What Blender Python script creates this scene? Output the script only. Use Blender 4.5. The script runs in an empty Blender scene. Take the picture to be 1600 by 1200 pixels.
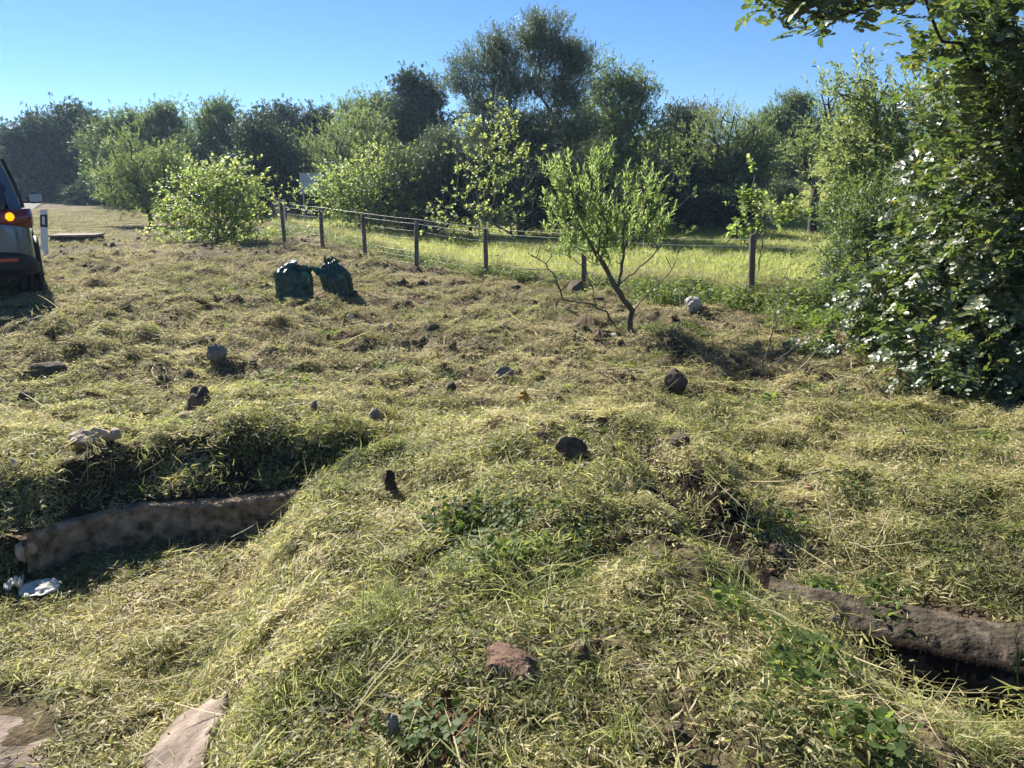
import bpy, bmesh, math, random
import numpy as np
from mathutils import Vector, Matrix
random.seed(7)
R = math.radians
S = bpy.context.scene
COL = S.collection

# ---------------------------------------------------------------- camera, sky, sun, exposure
EYE = np.array([0.0, 0.0, 1.6]); PITCH = R(14.04); FPX = 1200.0
cam = bpy.data.cameras.new('camera'); cam.sensor_width = 36; cam.lens = 27.0
cam.clip_start = 0.05; cam.clip_end = 3000
camo = bpy.data.objects.new('camera', cam); COL.objects.link(camo)
camo.location = EYE; camo.rotation_euler = (math.pi/2 - PITCH, 0, 0)
S.camera = camo
SUN_AZ = R(-38); SUN_EL = R(36)          # azimuth from +Y, negative = left
W = bpy.data.worlds.new('World'); S.world = W; W.use_nodes = True
wn = W.node_tree; wn.nodes.clear()
sky = wn.nodes.new('ShaderNodeTexSky'); sky.sky_type = 'NISHITA'; sky.sun_disc = False
sky.sun_elevation = SUN_EL; sky.sun_rotation = SUN_AZ
sky.altitude = 2500; sky.air_density = 1.0; sky.dust_density = 0.0; sky.ozone_density = 5.0
bg = wn.nodes.new('ShaderNodeBackground'); bg.inputs['Strength'].default_value = 0.051
wo = wn.nodes.new('ShaderNodeOutputWorld')
hs = wn.nodes.new('ShaderNodeHueSaturation'); hs.inputs['Saturation'].default_value = 1.12
wn.links.new(sky.outputs[0], hs.inputs['Color']); wn.links.new(hs.outputs[0], bg.inputs[0]); wn.links.new(bg.outputs[0], wo.inputs[0])
sl = bpy.data.lights.new('sun', 'SUN'); sl.energy = 5.0; sl.angle = R(0.5); sl.color = (1.0, 0.94, 0.84)
so = bpy.data.objects.new('sun', sl); COL.objects.link(so)
sd = Vector((math.sin(SUN_AZ)*math.cos(SUN_EL), math.cos(SUN_AZ)*math.cos(SUN_EL), math.sin(SUN_EL)))
so.rotation_euler = sd.to_track_quat('Z', 'Y').to_euler()
S.view_settings.view_transform = 'Standard'; S.view_settings.look = 'None'
S.view_settings.gamma = 1; S.view_settings.use_curve_mapping = False
S.view_settings.exposure = 1.52
HAZE = 0.0006
S.cycles.volume_bounces = 0; S.cycles.max_bounces = 8; S.cycles.transparent_max_bounces = 8
S.cycles.transmission_bounces = 6; S.cycles.diffuse_bounces = 3; S.cycles.glossy_bounces = 2

# ---------------------------------------------------------------- helpers
def tag(o, label=None, cat=None, group=None, kind=None):
    if label: o['label'] = label
    if cat: o['category'] = cat
    if group: o['group'] = group
    if kind: o['kind'] = kind
    return o

def link(name, me, mat=None, parent=None, loc=None):
    o = bpy.data.objects.new(name, me); COL.objects.link(o)
    if mat is not None and me is not None and not me.materials: me.materials.append(mat)
    if parent is not None: o.parent = parent
    if loc is not None: o.location = loc
    return o

def empty(name, loc=(0, 0, 0), rz=0, label=None, cat=None, group=None):
    o = bpy.data.objects.new(name, None); COL.objects.link(o)
    o.location = loc; o.rotation_euler = (0, 0, rz); o.empty_display_size = 0.2
    return tag(o, label, cat, group)

def mesh_np(name, V, F, rnd=None, smooth=False):
    """V (n,3), F (m,k) all faces with k corners, rnd (n,) optional vertex attribute"""
    me = bpy.data.meshes.new(name)
    V = np.ascontiguousarray(V, dtype=np.float32); F = np.ascontiguousarray(F, dtype=np.int32)
    n, m, k = len(V), len(F), F.shape[1]
    me.vertices.add(n); me.vertices.foreach_set('co', V.ravel())
    me.loops.add(m*k); me.loops.foreach_set('vertex_index', F.ravel())
    me.polygons.add(m)
    me.polygons.foreach_set('loop_start', np.arange(0, m*k, k, dtype=np.int32))
    me.polygons.foreach_set('loop_total', np.full(m, k, dtype=np.int32))
    me.update(calc_edges=True)
    if smooth: me.polygons.foreach_set('use_smooth', np.ones(m, dtype=bool))
    if rnd is not None:
        a = me.attributes.new('rnd', 'FLOAT', 'POINT'); a.data.foreach_set('value', rnd.astype(np.float32))
    return me

def bm_mesh(name, bm, smooth=False):
    me = bpy.data.meshes.new(name); bm.normal_update(); bm.to_mesh(me); bm.free()
    if smooth: me.polygons.foreach_set('use_smooth', np.ones(len(me.polygons), dtype=bool))
    return me

# lattice noise
_P = np.random.RandomState(3).rand(256, 256)
def vnoise(x, y):
    x = np.asarray(x, float); y = np.asarray(y, float)
    xi = np.floor(x).astype(int); yi = np.floor(y).astype(int)
    fx = x-xi; fy = y-yi; fx = fx*fx*fx*(fx*(6*fx-15)+10); fy = fy*fy*fy*(fy*(6*fy-15)+10)
    a = _P[xi & 255, yi & 255]; b = _P[(xi+1) & 255, yi & 255]
    c = _P[xi & 255, (yi+1) & 255]; d = _P[(xi+1) & 255, (yi+1) & 255]
    return (a*(1-fx)+b*fx)*(1-fy)+(c*(1-fx)+d*fx)*fy - 0.5
def fbm(x, y, s, octv=4, g=0.5):
    t = 0; a = 1.0
    for i in range(octv):
        c, q = math.cos(i*1.1+.3), math.sin(i*1.1+.3)
        t = t + a*vnoise((c*x-q*y)*s+17.3*i, (q*x+c*y)*s-9.1*i); a *= g; s *= 2.03
    return t
def sst(a, b, x):
    t = np.clip((x-a)/(b-a), 0, 1); return t*t*(3-2*t)
def seg_dist(x, y, pts):
    """distance to polyline and interpolated extra values"""
    best = np.full(np.shape(x), 1e9); ex = [np.zeros(np.shape(x)) for _ in pts[0][2:]]; side = np.zeros(np.shape(x))
    for p, q in zip(pts[:-1], pts[1:]):
        dx, dy = q[0]-p[0], q[1]-p[1]; L2 = dx*dx+dy*dy
        t = np.clip(((x-p[0])*dx+(y-p[1])*dy)/L2, 0, 1)
        d = np.hypot(x-p[0]-t*dx, y-p[1]-t*dy); m = d < best
        best = np.where(m, d, best)
        side = np.where(m, np.sign(dx*(y-p[1])-dy*(x-p[0])), side)
        for i in range(len(ex)): ex[i] = np.where(m, p[2+i]*(1-t)+q[2+i]*t, ex[i])
    return best, side, ex

# ---------------------------------------------------------------- terrain
WALL_L = [(-4.6, 3.40), (-2.40, 3.44), (-2.31, 3.66), (-2.1, 3.84), (-1.8, 3.95), (-1.3, 4.02), (-1.0, 4.12)]
WALL_R = [(.98, 2.80), (1.18, 2.72), (1.50, 2.59), (1.85, 2.42), (2.3, 2.24), (2.9, 2.0), (3.7, 1.7)]
LIP = [(.92, 2.74), (1.0, 2.62), (1.30, 2.30), (1.62, 2.10), (2.4, 1.80), (3.8, 1.25)]
CREASE = [(.15, 4.95, .05, .10), (.38, 4.72, .13, .14), (.70, 4.1, .15, .13), (.90, 3.5, .16, .14), (1.0, 3.05, .20, .16), (1.12, 2.8, .2, .12)]
def wall_y(x, W_):
    return np.interp(x, [p[0] for p in W_], [p[1] for p in W_])
def terrain(x, y, fine=True):
    x = np.asarray(x, float); y = np.asarray(y, float)
    z = 0.02 + 0.22*sst(-1.0, -5.6, x)*sst(3.9, 6.5, y) + 0.10*sst(-0.6, -5, x)*sst(3.5, 5, y)
    # far rise
    z = z + sst(24, 66, y)*(0.9 + 4.0*sst(-3, 12, x)) + sst(75, 400, y)*4
    # mound
    xc = np.interp(y, [1.0, 2.0, 4.7, 6], [.15, .1, .2, .2])
    across = np.where(x < xc, np.exp(-((x-xc)/.95)**2), np.exp(-((x-xc)/1.15)**2))
    z = z + .20*across*sst(.3, 1.8, y)*(1-sst(3.6, 5.6, y))
    z = z - .07*sst(.75, 1.5, x)*sst(1.8, 2.6, y)*(1-sst(4.6, 6.2, y))
    z = z + 0.07*np.exp(-(((x-.15)/.55)**2 + ((y-4.5)/.5)**2))
    z = z + 0.06*np.exp(-(((x-.4)/.8)**2 + ((y-2.0)/.6)**2))
    z = z + 0.05*np.exp(-(((x-2.4)/.8)**2 + ((y-3.9)/.5)**2))
    # left channel
    yw = wall_y(x, WALL_L)
    edge = np.interp(y, [0, 1.2, 2.1, 3.0, 3.9, 4.2], [-.85, -.95, -1.0, -1.1, -1.25, -1.3])
    wch = np.interp(y, [0, 2.1, 3.9], [.55, .60, .40])
    inx = sst(edge+wch*.6, edge-wch*.45, x)
    gl = sst(-2.30, -2.6, x); iny = 1 - sst(yw+.05-.5*gl, yw+.13+.3*gl, y)
    low = -0.27 + .16*sst(-2.6, -3.4, x)
    z = z*(1-inx*iny) + low*inx*iny
    # bank behind the wall: from -.05 up to its height
    rise = sst(yw+.05, yw+.25, y)*np.exp(-((y-yw-.45)/1.1)**2)*sst(-.55, -1.3, x)
    z = np.where(y > yw+.05, np.maximum(z, .18*rise), z)
    wob = .05*fbm(x, y*0, 2.2, 3)
    bank = (1-sst(yw+.20+wob, yw+.38+wob, y))*(y > yw+.03)*sst(-.85, -1.2, x)
    z = z*(1-bank) + (-.04+.12*(y-yw))*bank
    # crease right of the mound, then the trench in front of the kerb
    d, sd_, (dep, wid) = seg_dist(x, y, CREASE)
    wd2 = np.where(sd_ < 0, wid*2.2, wid*1.1)
    z = z - dep*(1-sst(0, wd2, d)) + .05*np.exp(-((d-.22)/.10)**2)*(sd_ > 0)*(dep > .1)
    yr = wall_y(x, WALL_R); yl = wall_y(x, LIP)
    tr = sst(yl-.03, yl+.10, y)*(1-sst(yr-.03, yr+.03, y))*sst(.98, 1.1, x)
    sink = sst(.85, 1.25, x)*np.exp(-(np.maximum(0, np.abs(y-yr-.14)-.15)/.42)**2)*(y > yr-.1)
    z = z*(1-sink) - .085*sink
    dl, _, _ = seg_dist(x, y, LIP)
    z = z - .09*np.exp(-(dl/.38)**2)*sst(.6, 1.1, x)*(y < yr-.1)
    z = z*(1-tr) - .52*tr
    calm = np.clip(tr+sink*.85+bank+(1-iny)*0+(np.abs(y-yw) < .2)*(x < -1.0)*1.0, 0, 1)
    if fine:
        r = np.hypot(x, y)
        amp = 0.35 + 0.65*sst(60, 8, r)
        flat = inx*iny
        near = sst(26, 14, y)
        z = z + ((.04+.035*sst(4, 8, y))*fbm(x, y, .9, 3) + near*((.05+.045*sst(4.5, 7, y))*fbm(x+7, y+3, 3.1, 3, .62) + (.045+.055*sst(2.6, 4.2, y))*np.abs(fbm(x-3, y, 7.5, 3)) + .05*1.5*np.maximum(0, fbm(x+13, y-4, 4.6, 2)-.03)))*amp*(1-.45*flat)*(1-.8*calm)
        # shallow scoops and clods
        n = fbm(x+31, y-12, 1.9, 2)
        z = z - near*.055*sst(.30, .52, n)*(1-flat)*(1-calm)
        z = z + near*.05*sst(.26, .5, fbm(x-11, y+22, 2.6, 2))*(1-flat)*(1-calm)
    return z

def ray(u, v):
    a = (u-800)/FPX; b = (600-v)/FPX
    c, s = math.cos(PITCH), math.sin(PITCH)
    return np.array([a, c+b*s, -s+b*c])
def at(u, v, D):
    """world point on the ray of the pixel at forward distance D"""
    r = ray(u, v); return EYE + r*(D/r[1])
def gnd(u, v, fine=True):
    r = ray(u, v); t = .8
    last = t
    while t < 300:
        p = EYE + r*t
        if p[2] <= float(terrain(p[0], p[1], fine)): break
        last = t; t *= 1.01
    lo, hi = last, t
    for _ in range(12):
        m = (lo+hi)/2; p = EYE+r*m
        if p[2] <= float(terrain(p[0], p[1], fine)): hi = m
        else: lo = m
    p = EYE+r*hi
    return np.array([p[0], p[1], float(terrain(p[0], p[1], fine))])
def onground(x, y): return np.array([x, y, float(terrain(x, y))])

# ---------------------------------------------------------------- materials
def new_mat(name):
    m = bpy.data.materials.new(name); m.use_nodes = True
    nt = m.node_tree; nt.nodes.clear()
    return m, nt, (lambda t: nt.nodes.new('ShaderNode'+t)), nt.links.new
def ramp(nt, stops):
    n = nt.nodes.new('ShaderNodeValToRGB'); e = n.color_ramp.elements
    e[0].position = stops[0][0]; e[0].color = (*stops[0][1], 1)
    e[1].position = stops[-1][0]; e[1].color = (*stops[-1][1], 1)
    for p, c in stops[1:-1]:
        k = e.new(p); k.color = (*c, 1)
    return n
def noise_mat(name, stops, scale=5, detail=6, rough=.8, bump=.3, bscale=None, bdist=.01, metallic=0, spec=.3, stretch=None, coat=0):
    m, nt, N, L = new_mat(name)
    tc = N('TexCoord'); no = N('TexNoise'); no.inputs['Scale'].default_value = scale; no.inputs['Detail'].default_value = detail
    src = tc.outputs['Object']
    if stretch:
        mp = N('Mapping'); mp.inputs['Scale'].default_value = stretch; L(src, mp.inputs[0]); src = mp.outputs[0]
    L(src, no.inputs['Vector'])
    rp = ramp(nt, stops); L(no.outputs[0], rp.inputs[0])
    b = N('BsdfPrincipled'); b.inputs['Roughness'].default_value = rough; b.inputs['Metallic'].default_value = metallic
    b.inputs['Specular IOR Level'].default_value = spec; b.inputs['Coat Weight'].default_value = coat
    L(rp.outputs[0], b.inputs['Base Color'])
    if bump:
        n2 = N('TexNoise'); n2.inputs['Scale'].default_value = bscale or scale*4; n2.inputs['Detail'].default_value = 5
        L(src, n2.inputs['Vector'])
        bp = N('Bump'); bp.inputs['Strength'].default_value = bump; bp.inputs['Distance'].default_value = bdist
        L(n2.outputs[0], bp.inputs['Height']); L(bp.outputs[0], b.inputs['Normal'])
    o = N('OutputMaterial'); L(b.outputs[0], o.inputs[0])
    return m
def leaf_mat(name, stops, trans, tw=.45, rough=.5, spec=.4, wpos=None, wscale=.6):
    """leaves: reflecting face + light coming through, both coloured per leaf"""
    m, nt, N, L = new_mat(name)
    at_ = N('Attribute'); at_.attribute_name = 'rnd'
    oi = N('ObjectInfo')
    ad = N('Math'); ad.operation = 'MULTIPLY_ADD'; ad.inputs[1].default_value = .25; L(oi.outputs['Random'], ad.inputs[0])
    sc = N('Math'); sc.operation = 'MULTIPLY'; sc.inputs[1].default_value = .75; L(at_.outputs['Fac'], sc.inputs[0]); L(sc.outputs[0], ad.inputs[2])
    fac = ad.outputs[0]
    if wpos:
        ge = N('NewGeometry'); no = N('TexNoise'); no.inputs['Scale'].default_value = wscale; no.inputs['Detail'].default_value = 4
        L(ge.outputs['Position'], no.inputs['Vector'])
        m1 = N('Math'); m1.operation = 'MULTIPLY_ADD'; m1.inputs[1].default_value = wpos; m1.inputs[2].default_value = -wpos*.5
        L(no.outputs[0], m1.inputs[0])
        m2 = N('Math'); m2.operation = 'ADD'; m2.use_clamp = True; L(fac, m2.inputs[0]); L(m1.outputs[0], m2.inputs[1]); fac = m2.outputs[0]
    rp = ramp(nt, stops); L(fac, rp.inputs[0])
    rt = ramp(nt, trans); L(fac, rt.inputs[0])
    b = N('BsdfPrincipled'); b.inputs['Roughness'].default_value = rough; b.inputs['Specular IOR Level'].default_value = spec
    L(rp.outputs[0], b.inputs['Base Color'])
    t = N('BsdfTranslucent'); L(rt.outputs[0], t.inputs[0])
    mx = N('MixShader'); mx.inputs[0].default_value = tw; L(b.outputs[0], mx.inputs[1]); L(t.outputs[0], mx.inputs[2])
    o = N('OutputMaterial'); L(mx.outputs[0], o.inputs[0])
    return m

M = {}
M['olive'] = leaf_mat('olive_leaf', [(0, (.035, .055, .03)), (.5, (.07, .09, .055)), (1, (.16, .18, .13))], [(0, (.06, .10, .03)), (1, (.18, .24, .09))], .35, .45)
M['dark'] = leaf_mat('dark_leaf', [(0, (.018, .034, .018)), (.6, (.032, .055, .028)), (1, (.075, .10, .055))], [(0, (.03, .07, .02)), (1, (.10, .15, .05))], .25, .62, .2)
M['mid'] = leaf_mat('mid_leaf', [(0, (.03, .055, .02)), (.6, (.055, .09, .035)), (1, (.11, .145, .055))], [(0, (.09, .17, .03)), (1, (.27, .36, .09))], .40, .5)
M['light'] = leaf_mat('light_leaf', [(0, (.05, .085, .025)), (.6, (.08, .125, .045)), (1, (.15, .18, .075))], [(0, (.16, .26, .05)), (1, (.42, .48, .15))], .45, .5)
M['fig'] = leaf_mat('fig_leaf', [(0, (.03, .06, .018)), (.5, (.08, .13, .03)), (.8, (.15, .20, .05)), (1, (.24, .26, .10))], [(0, (.07, .14, .03)), (.5, (.32, .43, .08)), (1, (.70, .76, .22))], .5, .5)
M['shrub'] = leaf_mat('almond_leaf', [(0, (.06, .11, .035)), (.7, (.12, .18, .06)), (1, (.25, .22, .08))], [(0, (.20, .34, .07)), (.8, (.42, .54, .16)), (1, (.62, .52, .12))], .5, .42)
M['carob'] = leaf_mat('carob_leaf', [(0, (.04, .065, .03)), (.6, (.075, .105, .055)), (.9, (.12, .15, .075)), (1, (.18, .17, .07))], [(0, (.10, .18, .03)), (.8, (.24, .36, .05)), (1, (.5, .5, .1))], .28, .47, 1.0)
M['brown'] = leaf_mat('dry_leaf', [(0, (.06, .045, .03)), (1, (.14, .10, .06))], [(0, (.12, .08, .04)), (1, (.2, .14, .07))], .3)
GS = [(0, (.035, .036, .016)), (.16, (.085, .095, .035)), (.34, (.20, .205, .08)), (.56, (.37, .33, .165)), (.8, (.50, .44, .26)), (1, (.62, .55, .38))]
GT = [(0, (.08, .12, .03)), (.26, (.28, .34, .07)), (.52, (.54, .52, .17)), (1, (.68, .58, .34))]
M['clip'] = leaf_mat('cut_grass', GS, GT, .45, .6, .35, wpos=1.7, wscale=1.1)
M['dry'] = leaf_mat('dry_clippings', [(0, (.06, .052, .026)), (.3, (.15, .125, .068)), (.6, (.31, .26, .15)), (1, (.54, .46, .31))], [(0, (.22, .25, .07)), (.5, (.44, .40, .17)), (1, (.6, .52, .32))], .38, .7, .2, wpos=1.5, wscale=.9)
M['tuft'] = leaf_mat('green_grass', [(0, (.07, .11, .03)), (.6, (.17, .19, .065)), (1, (.36, .33, .16))], [(0, (.26, .36, .07)), (1, (.62, .60, .24))], .5, .5, .4)
M['field'] = leaf_mat('field_grass', [(0, (.09, .15, .02)), (.7, (.15, .19, .04)), (1, (.27, .25, .09))], [(0, (.40, .50, .11)), (1, (.70, .66, .26))], .52, .6, .3, wpos=.8, wscale=.15)
M['dryg'] = leaf_mat('dry_grass', [(0, (.12, .12, .05)), (1, (.32, .26, .15))], [(0, (.25, .26, .08)), (1, (.5, .4, .24))], .45, .6)
M['bankw'] = leaf_mat('bank_leaf', [(0, (.05, .08, .02)), (.8, (.09, .13, .035)), (1, (.18, .19, .07))], [(0, (.14, .24, .04)), (1, (.38, .45, .09))], .42, .55)
M['weed'] = leaf_mat('weed_leaf', [(0, (.04, .075, .02)), (.8, (.075, .115, .03)), (1, (.16, .18, .05))], [(0, (.14, .25, .04)), (1, (.38, .46, .08))], .42, .6, .25)
M['bark'] = noise_mat('bark', [(.3, (.05, .04, .03)), (.7, (.14, .115, .09))], 14, stretch=(1, 1, .25), bump=.5)
M['darkbark'] = noise_mat('dark_bark', [(.3, (.02, .016, .013)), (.7, (.055, .045, .036))], 12, stretch=(1, 1, .3), bump=.5)
M['greybark'] = noise_mat('grey_bark', [(.3, (.10, .085, .07)), (.7, (.24, .21, .17))], 18, stretch=(1, 1, .3), bump=.5)

def soil():
    m, nt, N, L = new_mat('soil')
    ge = N('NewGeometry')
    n1 = N('TexNoise'); n1.inputs['Scale'].default_value = 1.3; n1.inputs['Detail'].default_value = 8; n1.inputs['Roughness'].default_value = .65
    n2 = N('TexNoise'); n2.inputs['Scale'].default_value = 22; n2.inputs['Detail'].default_value = 8; n2.inputs['Roughness'].default_value = .7
    n3 = N('TexNoise'); n3.inputs['Scale'].default_value = .35; n3.inputs['Detail'].default_value = 4
    for n in (n1, n2, n3): L(ge.outputs['Position'], n.inputs['Vector'])
    r1 = ramp(nt, [(.3, (.04, .026, .018)), (.5, (.085, .056, .037)), (.72, (.19, .125, .085))]); L(n2.outputs[0], r1.inputs[0])
    r2 = ramp(nt, [(.3, (.05, .045, .022)), (.5, (.11, .095, .05)), (.72, (.28, .23, .14))]); L(n2.outputs[0], r2.inputs[0])
    rm = ramp(nt, [(.38, (0, 0, 0)), (.58, (1, 1, 1))]); L(n1.outputs[0], rm.inputs[0])
    mx = N('MixRGB'); L(rm.outputs[0], mx.inputs[0]); L(r1.outputs[0], mx.inputs[1]); L(r2.outputs[0], mx.inputs[2])
    # green meadow soil beyond the fence
    vg = N('Attribute'); vg.attribute_name = 'meadow'
    r3 = ramp(nt, [(.3, (.12, .15, .035)), (.7, (.25, .28, .08))]); L(n2.outputs[0], r3.inputs[0])
    m2 = N('MixRGB'); L(vg.outputs['Fac'], m2.inputs[0]); L(mx.outputs[0], m2.inputs[1]); L(r3.outputs[0], m2.inputs[2])
    dgn = N('Attribute'); dgn.attribute_name = 'dug_shade'  # bare soil of bank and trench, plus the crease's shade as colour
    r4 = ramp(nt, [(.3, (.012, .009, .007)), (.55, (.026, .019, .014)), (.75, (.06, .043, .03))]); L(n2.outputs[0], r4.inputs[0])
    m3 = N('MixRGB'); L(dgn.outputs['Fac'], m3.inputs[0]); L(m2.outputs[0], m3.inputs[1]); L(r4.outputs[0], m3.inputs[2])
    b = N('BsdfPrincipled'); b.inputs['Roughness'].default_value = .95; b.inputs['Specular IOR Level'].default_value = .1
    L(m3.outputs[0], b.inputs['Base Color'])
    n4 = N('TexNoise'); n4.inputs['Scale'].default_value = 70; n4.inputs['Detail'].default_value = 8; L(ge.outputs['Position'], n4.inputs['Vector'])
    bp = N('Bump'); bp.inputs['Strength'].default_value = .9; bp.inputs['Distance'].default_value = .03
    L(n2.outputs[0], bp.inputs['Height'])
    bp2 = N('Bump'); bp2.inputs['Strength'].default_value = 1.0; bp2.inputs['Distance'].default_value = .008
    L(n4.outputs[0], bp2.inputs['Height']); L(bp.outputs[0], bp2.inputs['Normal']); L(bp2.outputs[0], b.inputs['Normal'])
    o = N('OutputMaterial'); L(b.outputs[0], o.inputs[0])
    return m
M['soil'] = soil()
M['concrete'] = noise_mat('weathered_concrete', [(.3, (.06, .045, .035)), (.46, (.16, .12, .095)), (.58, (.23, .18, .145)), (.72, (.32, .26, .21))], 7, 14, .9, .9, 45, .012)
M['wallconcrete'] = noise_mat('shaded_wall_concrete', [(.30, (.06, .042, .028)), (.44, (.19, .14, .095)), (.56, (.30, .225, .155)), (.7, (.44, .34, .24))], 16, 14, .95, 1.0, 60, .02, spec=.05)
M['dirtyconcrete'] = noise_mat('earth_stained_concrete', [(.3, (.03, .024, .018)), (.5, (.06, .049, .036)), (.72, (.14, .115, .085))], 12, 12, .95, 1.0, 34, .02, spec=.1)
M['stone'] = noise_mat('stone', [(.3, (.12, .10, .085)), (.7, (.28, .25, .21))], 14, 6, .9, .5)
M['darkstone'] = noise_mat('dark_clod', [(.3, (.05, .038, .027)), (.7, (.15, .11, .075))], 20, 6, .95, .8)
M['redstone'] = noise_mat('red_stone', [(.3, (.07, .04, .028)), (.7, (.20, .12, .085))], 30, 6, .95, .8)
M['pale'] = noise_mat('pale_stone', [(.3, (.26, .19, .14)), (.7, (.50, .39, .30))], 12, 6, .85, .5)
M['whitestone'] = noise_mat('white_stone', [(.3, (.34, .31, .27)), (.7, (.55, .51, .45))], 9, 6, .85, .5)
M['paper'] = noise_mat('crumpled_paper', [(.3, (.40, .38, .33)), (.7, (.62, .60, .55))], 10, 5, .7, .5, 25)
M['postwood'] = noise_mat('post_wood', [(.3, (.07, .055, .045)), (.7, (.20, .16, .13))], 10, 6, .85, .6, stretch=(3, 3, .3))
M['wire'] = noise_mat('galvanised_wire', [(.3, (.38, .38, .36)), (.7, (.58, .58, .56))], 30, 2, .5, 0, metallic=.2)

# ---------------------------------------------------------------- ground
def fence_y(x):
    return np.interp(x, [-30, -10.5, -7.2, -5.2, -3.6, -2.05, -.48, 1.4, 3.45, 5.6, 8, 14], [75, 34, 26, 22, 18.9, 16.7, 14.6, 12.8, 11.1, 9.6, 8.2, 4.8])
def build_ground():
    def axis(c, near, n, far, p):
        t = np.linspace(-1, 1, n); return t
    n1, n2 = 620, 560
    t = np.linspace(-1, 1, n1); xs = 3.3*t + 900*np.sign(t)*np.abs(t)**7
    xs = np.sinh(t*7.2)*1.9*(900/ (math.sinh(7.2)*1.9))**(np.abs(t)**3)
    xs = np.sinh(t*4.6)*.16*8.5/ (math.sinh(4.6)*.16)*1.0
    xs = np.where(np.abs(t) > 1e-9, xs, 0)
    xs = np.concatenate([[-1500, -600, -250, -110, -60, -38, -25, -18, -14.5, -12, -10.2], xs, [10.2, 12, 14.5, 18, 25, 38, 60, 110, 250, 600, 1500]])
    s = np.linspace(0, 1, n2); ys = 1.0 + 31*(np.exp(s*3.3)-1)/(math.exp(3.3)-1)
    ys = np.concatenate([[-1200, -300, -80, -25, -8, -3, -1, 0, .5], ys, [33, 35, 38, 42, 47, 53, 60, 68, 77, 90, 110, 150, 230, 400, 900, 1800]])
    X, Y = np.meshgrid(xs, ys)
    Z = terrain(X, Y)
    V = np.stack([X, Y, Z], -1).reshape(-1, 3)
    nx, ny = len(xs), len(ys)
    i = np.arange(ny-1)[:, None]*nx + np.arange(nx-1)[None]
    F = np.stack([i, i+1, i+nx+1, i+nx], -1).reshape(-1, 4)
    me = mesh_np('ground', V, F, smooth=True)
    md = sst(-.2, .5, (Y-fence_y(X)) + .5*fbm(X, Y, 1.2, 3))
    a = me.attributes.new('meadow', 'FLOAT', 'POINT'); a.data.foreach_set('value', md.ravel().astype(np.float32))
    dd, ss, (dp, wd) = seg_dist(X, Y, CREASE); dg = (1-sst(.15, .35, dd+.15*fbm(X, Y, 5, 3)))*(dp > .05)  # dark crease soil, with the crease's shade put into its colour
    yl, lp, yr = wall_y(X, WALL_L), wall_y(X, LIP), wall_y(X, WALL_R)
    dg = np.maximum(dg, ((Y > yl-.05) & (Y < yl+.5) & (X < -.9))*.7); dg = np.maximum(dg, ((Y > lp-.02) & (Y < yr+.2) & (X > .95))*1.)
    a = me.attributes.new('dug_shade', 'FLOAT', 'POINT'); a.data.foreach_set('value', np.clip(dg, 0, 1).ravel().astype(np.float32))
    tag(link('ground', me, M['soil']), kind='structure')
build_ground()

# ---------------------------------------------------------------- tubes, leaves, trees
def frames(D):
    D = D/np.maximum(np.linalg.norm(D, axis=-1, keepdims=True), 1e-9)
    a = np.where(np.abs(D[..., 2:3]) < .9, np.array([0, 0, 1.]), np.array([1., 0, 0]))
    U = np.cross(D, a); U /= np.linalg.norm(U, axis=-1, keepdims=True)
    return D, U, np.cross(D, U)
def frustums(A, B, ra, rb, k=5):
    """tapered segments A->B as one vertex array"""
    n = len(A); D, U, W_ = frames(B-A); th = np.arange(k)*2*math.pi/k
    c, s = np.cos(th), np.sin(th)
    ring = U[:, None]*c[None, :, None] + W_[:, None]*s[None, :, None]
    V = np.concatenate([A[:, None]+ring*ra[:, None, None], B[:, None]+ring*rb[:, None, None]], 1)
    j = np.arange(k); f = np.stack([j, (j+1) % k, (j+1) % k+k, j+k], -1)
    F = f[None]+(np.arange(n)*2*k)[:, None, None]
    return V.reshape(-1, 3), F.reshape(-1, 4)
def tube_path(P, r, k=6, caps=False):
    """continuous tube along points"""
    P = np.asarray(P, float); n = len(P); r = np.broadcast_to(np.asarray(r, float), (n,))
    T = np.gradient(P, axis=0); D, U, W_ = frames(T)
    for i in range(1, n):      # parallel transport
        u = U[i-1]-D[i]*np.dot(U[i-1], D[i]); U[i] = u/np.linalg.norm(u); W_[i] = np.cross(D[i], U[i])
    th = np.arange(k)*2*math.pi/k
    V = P[:, None]+(U[:, None]*np.cos(th)[None, :, None]+W_[:, None]*np.sin(th)[None, :, None])*r[:, None, None]
    i = np.arange(n-1)[:, None]*k; j = np.arange(k)[None]
    F = np.stack([i+j, i+(j+1) % k, i+k+(j+1) % k, i+k+j], -1).reshape(-1, 4)
    return V.reshape(-1, 3), F
def merge(parts):
    Vs, Fs, o = [], [], 0
    for V, F in parts:
        Vs.append(V); Fs.append(F+o); o += len(V)
    return np.concatenate(Vs), np.concatenate(Fs)

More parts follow.
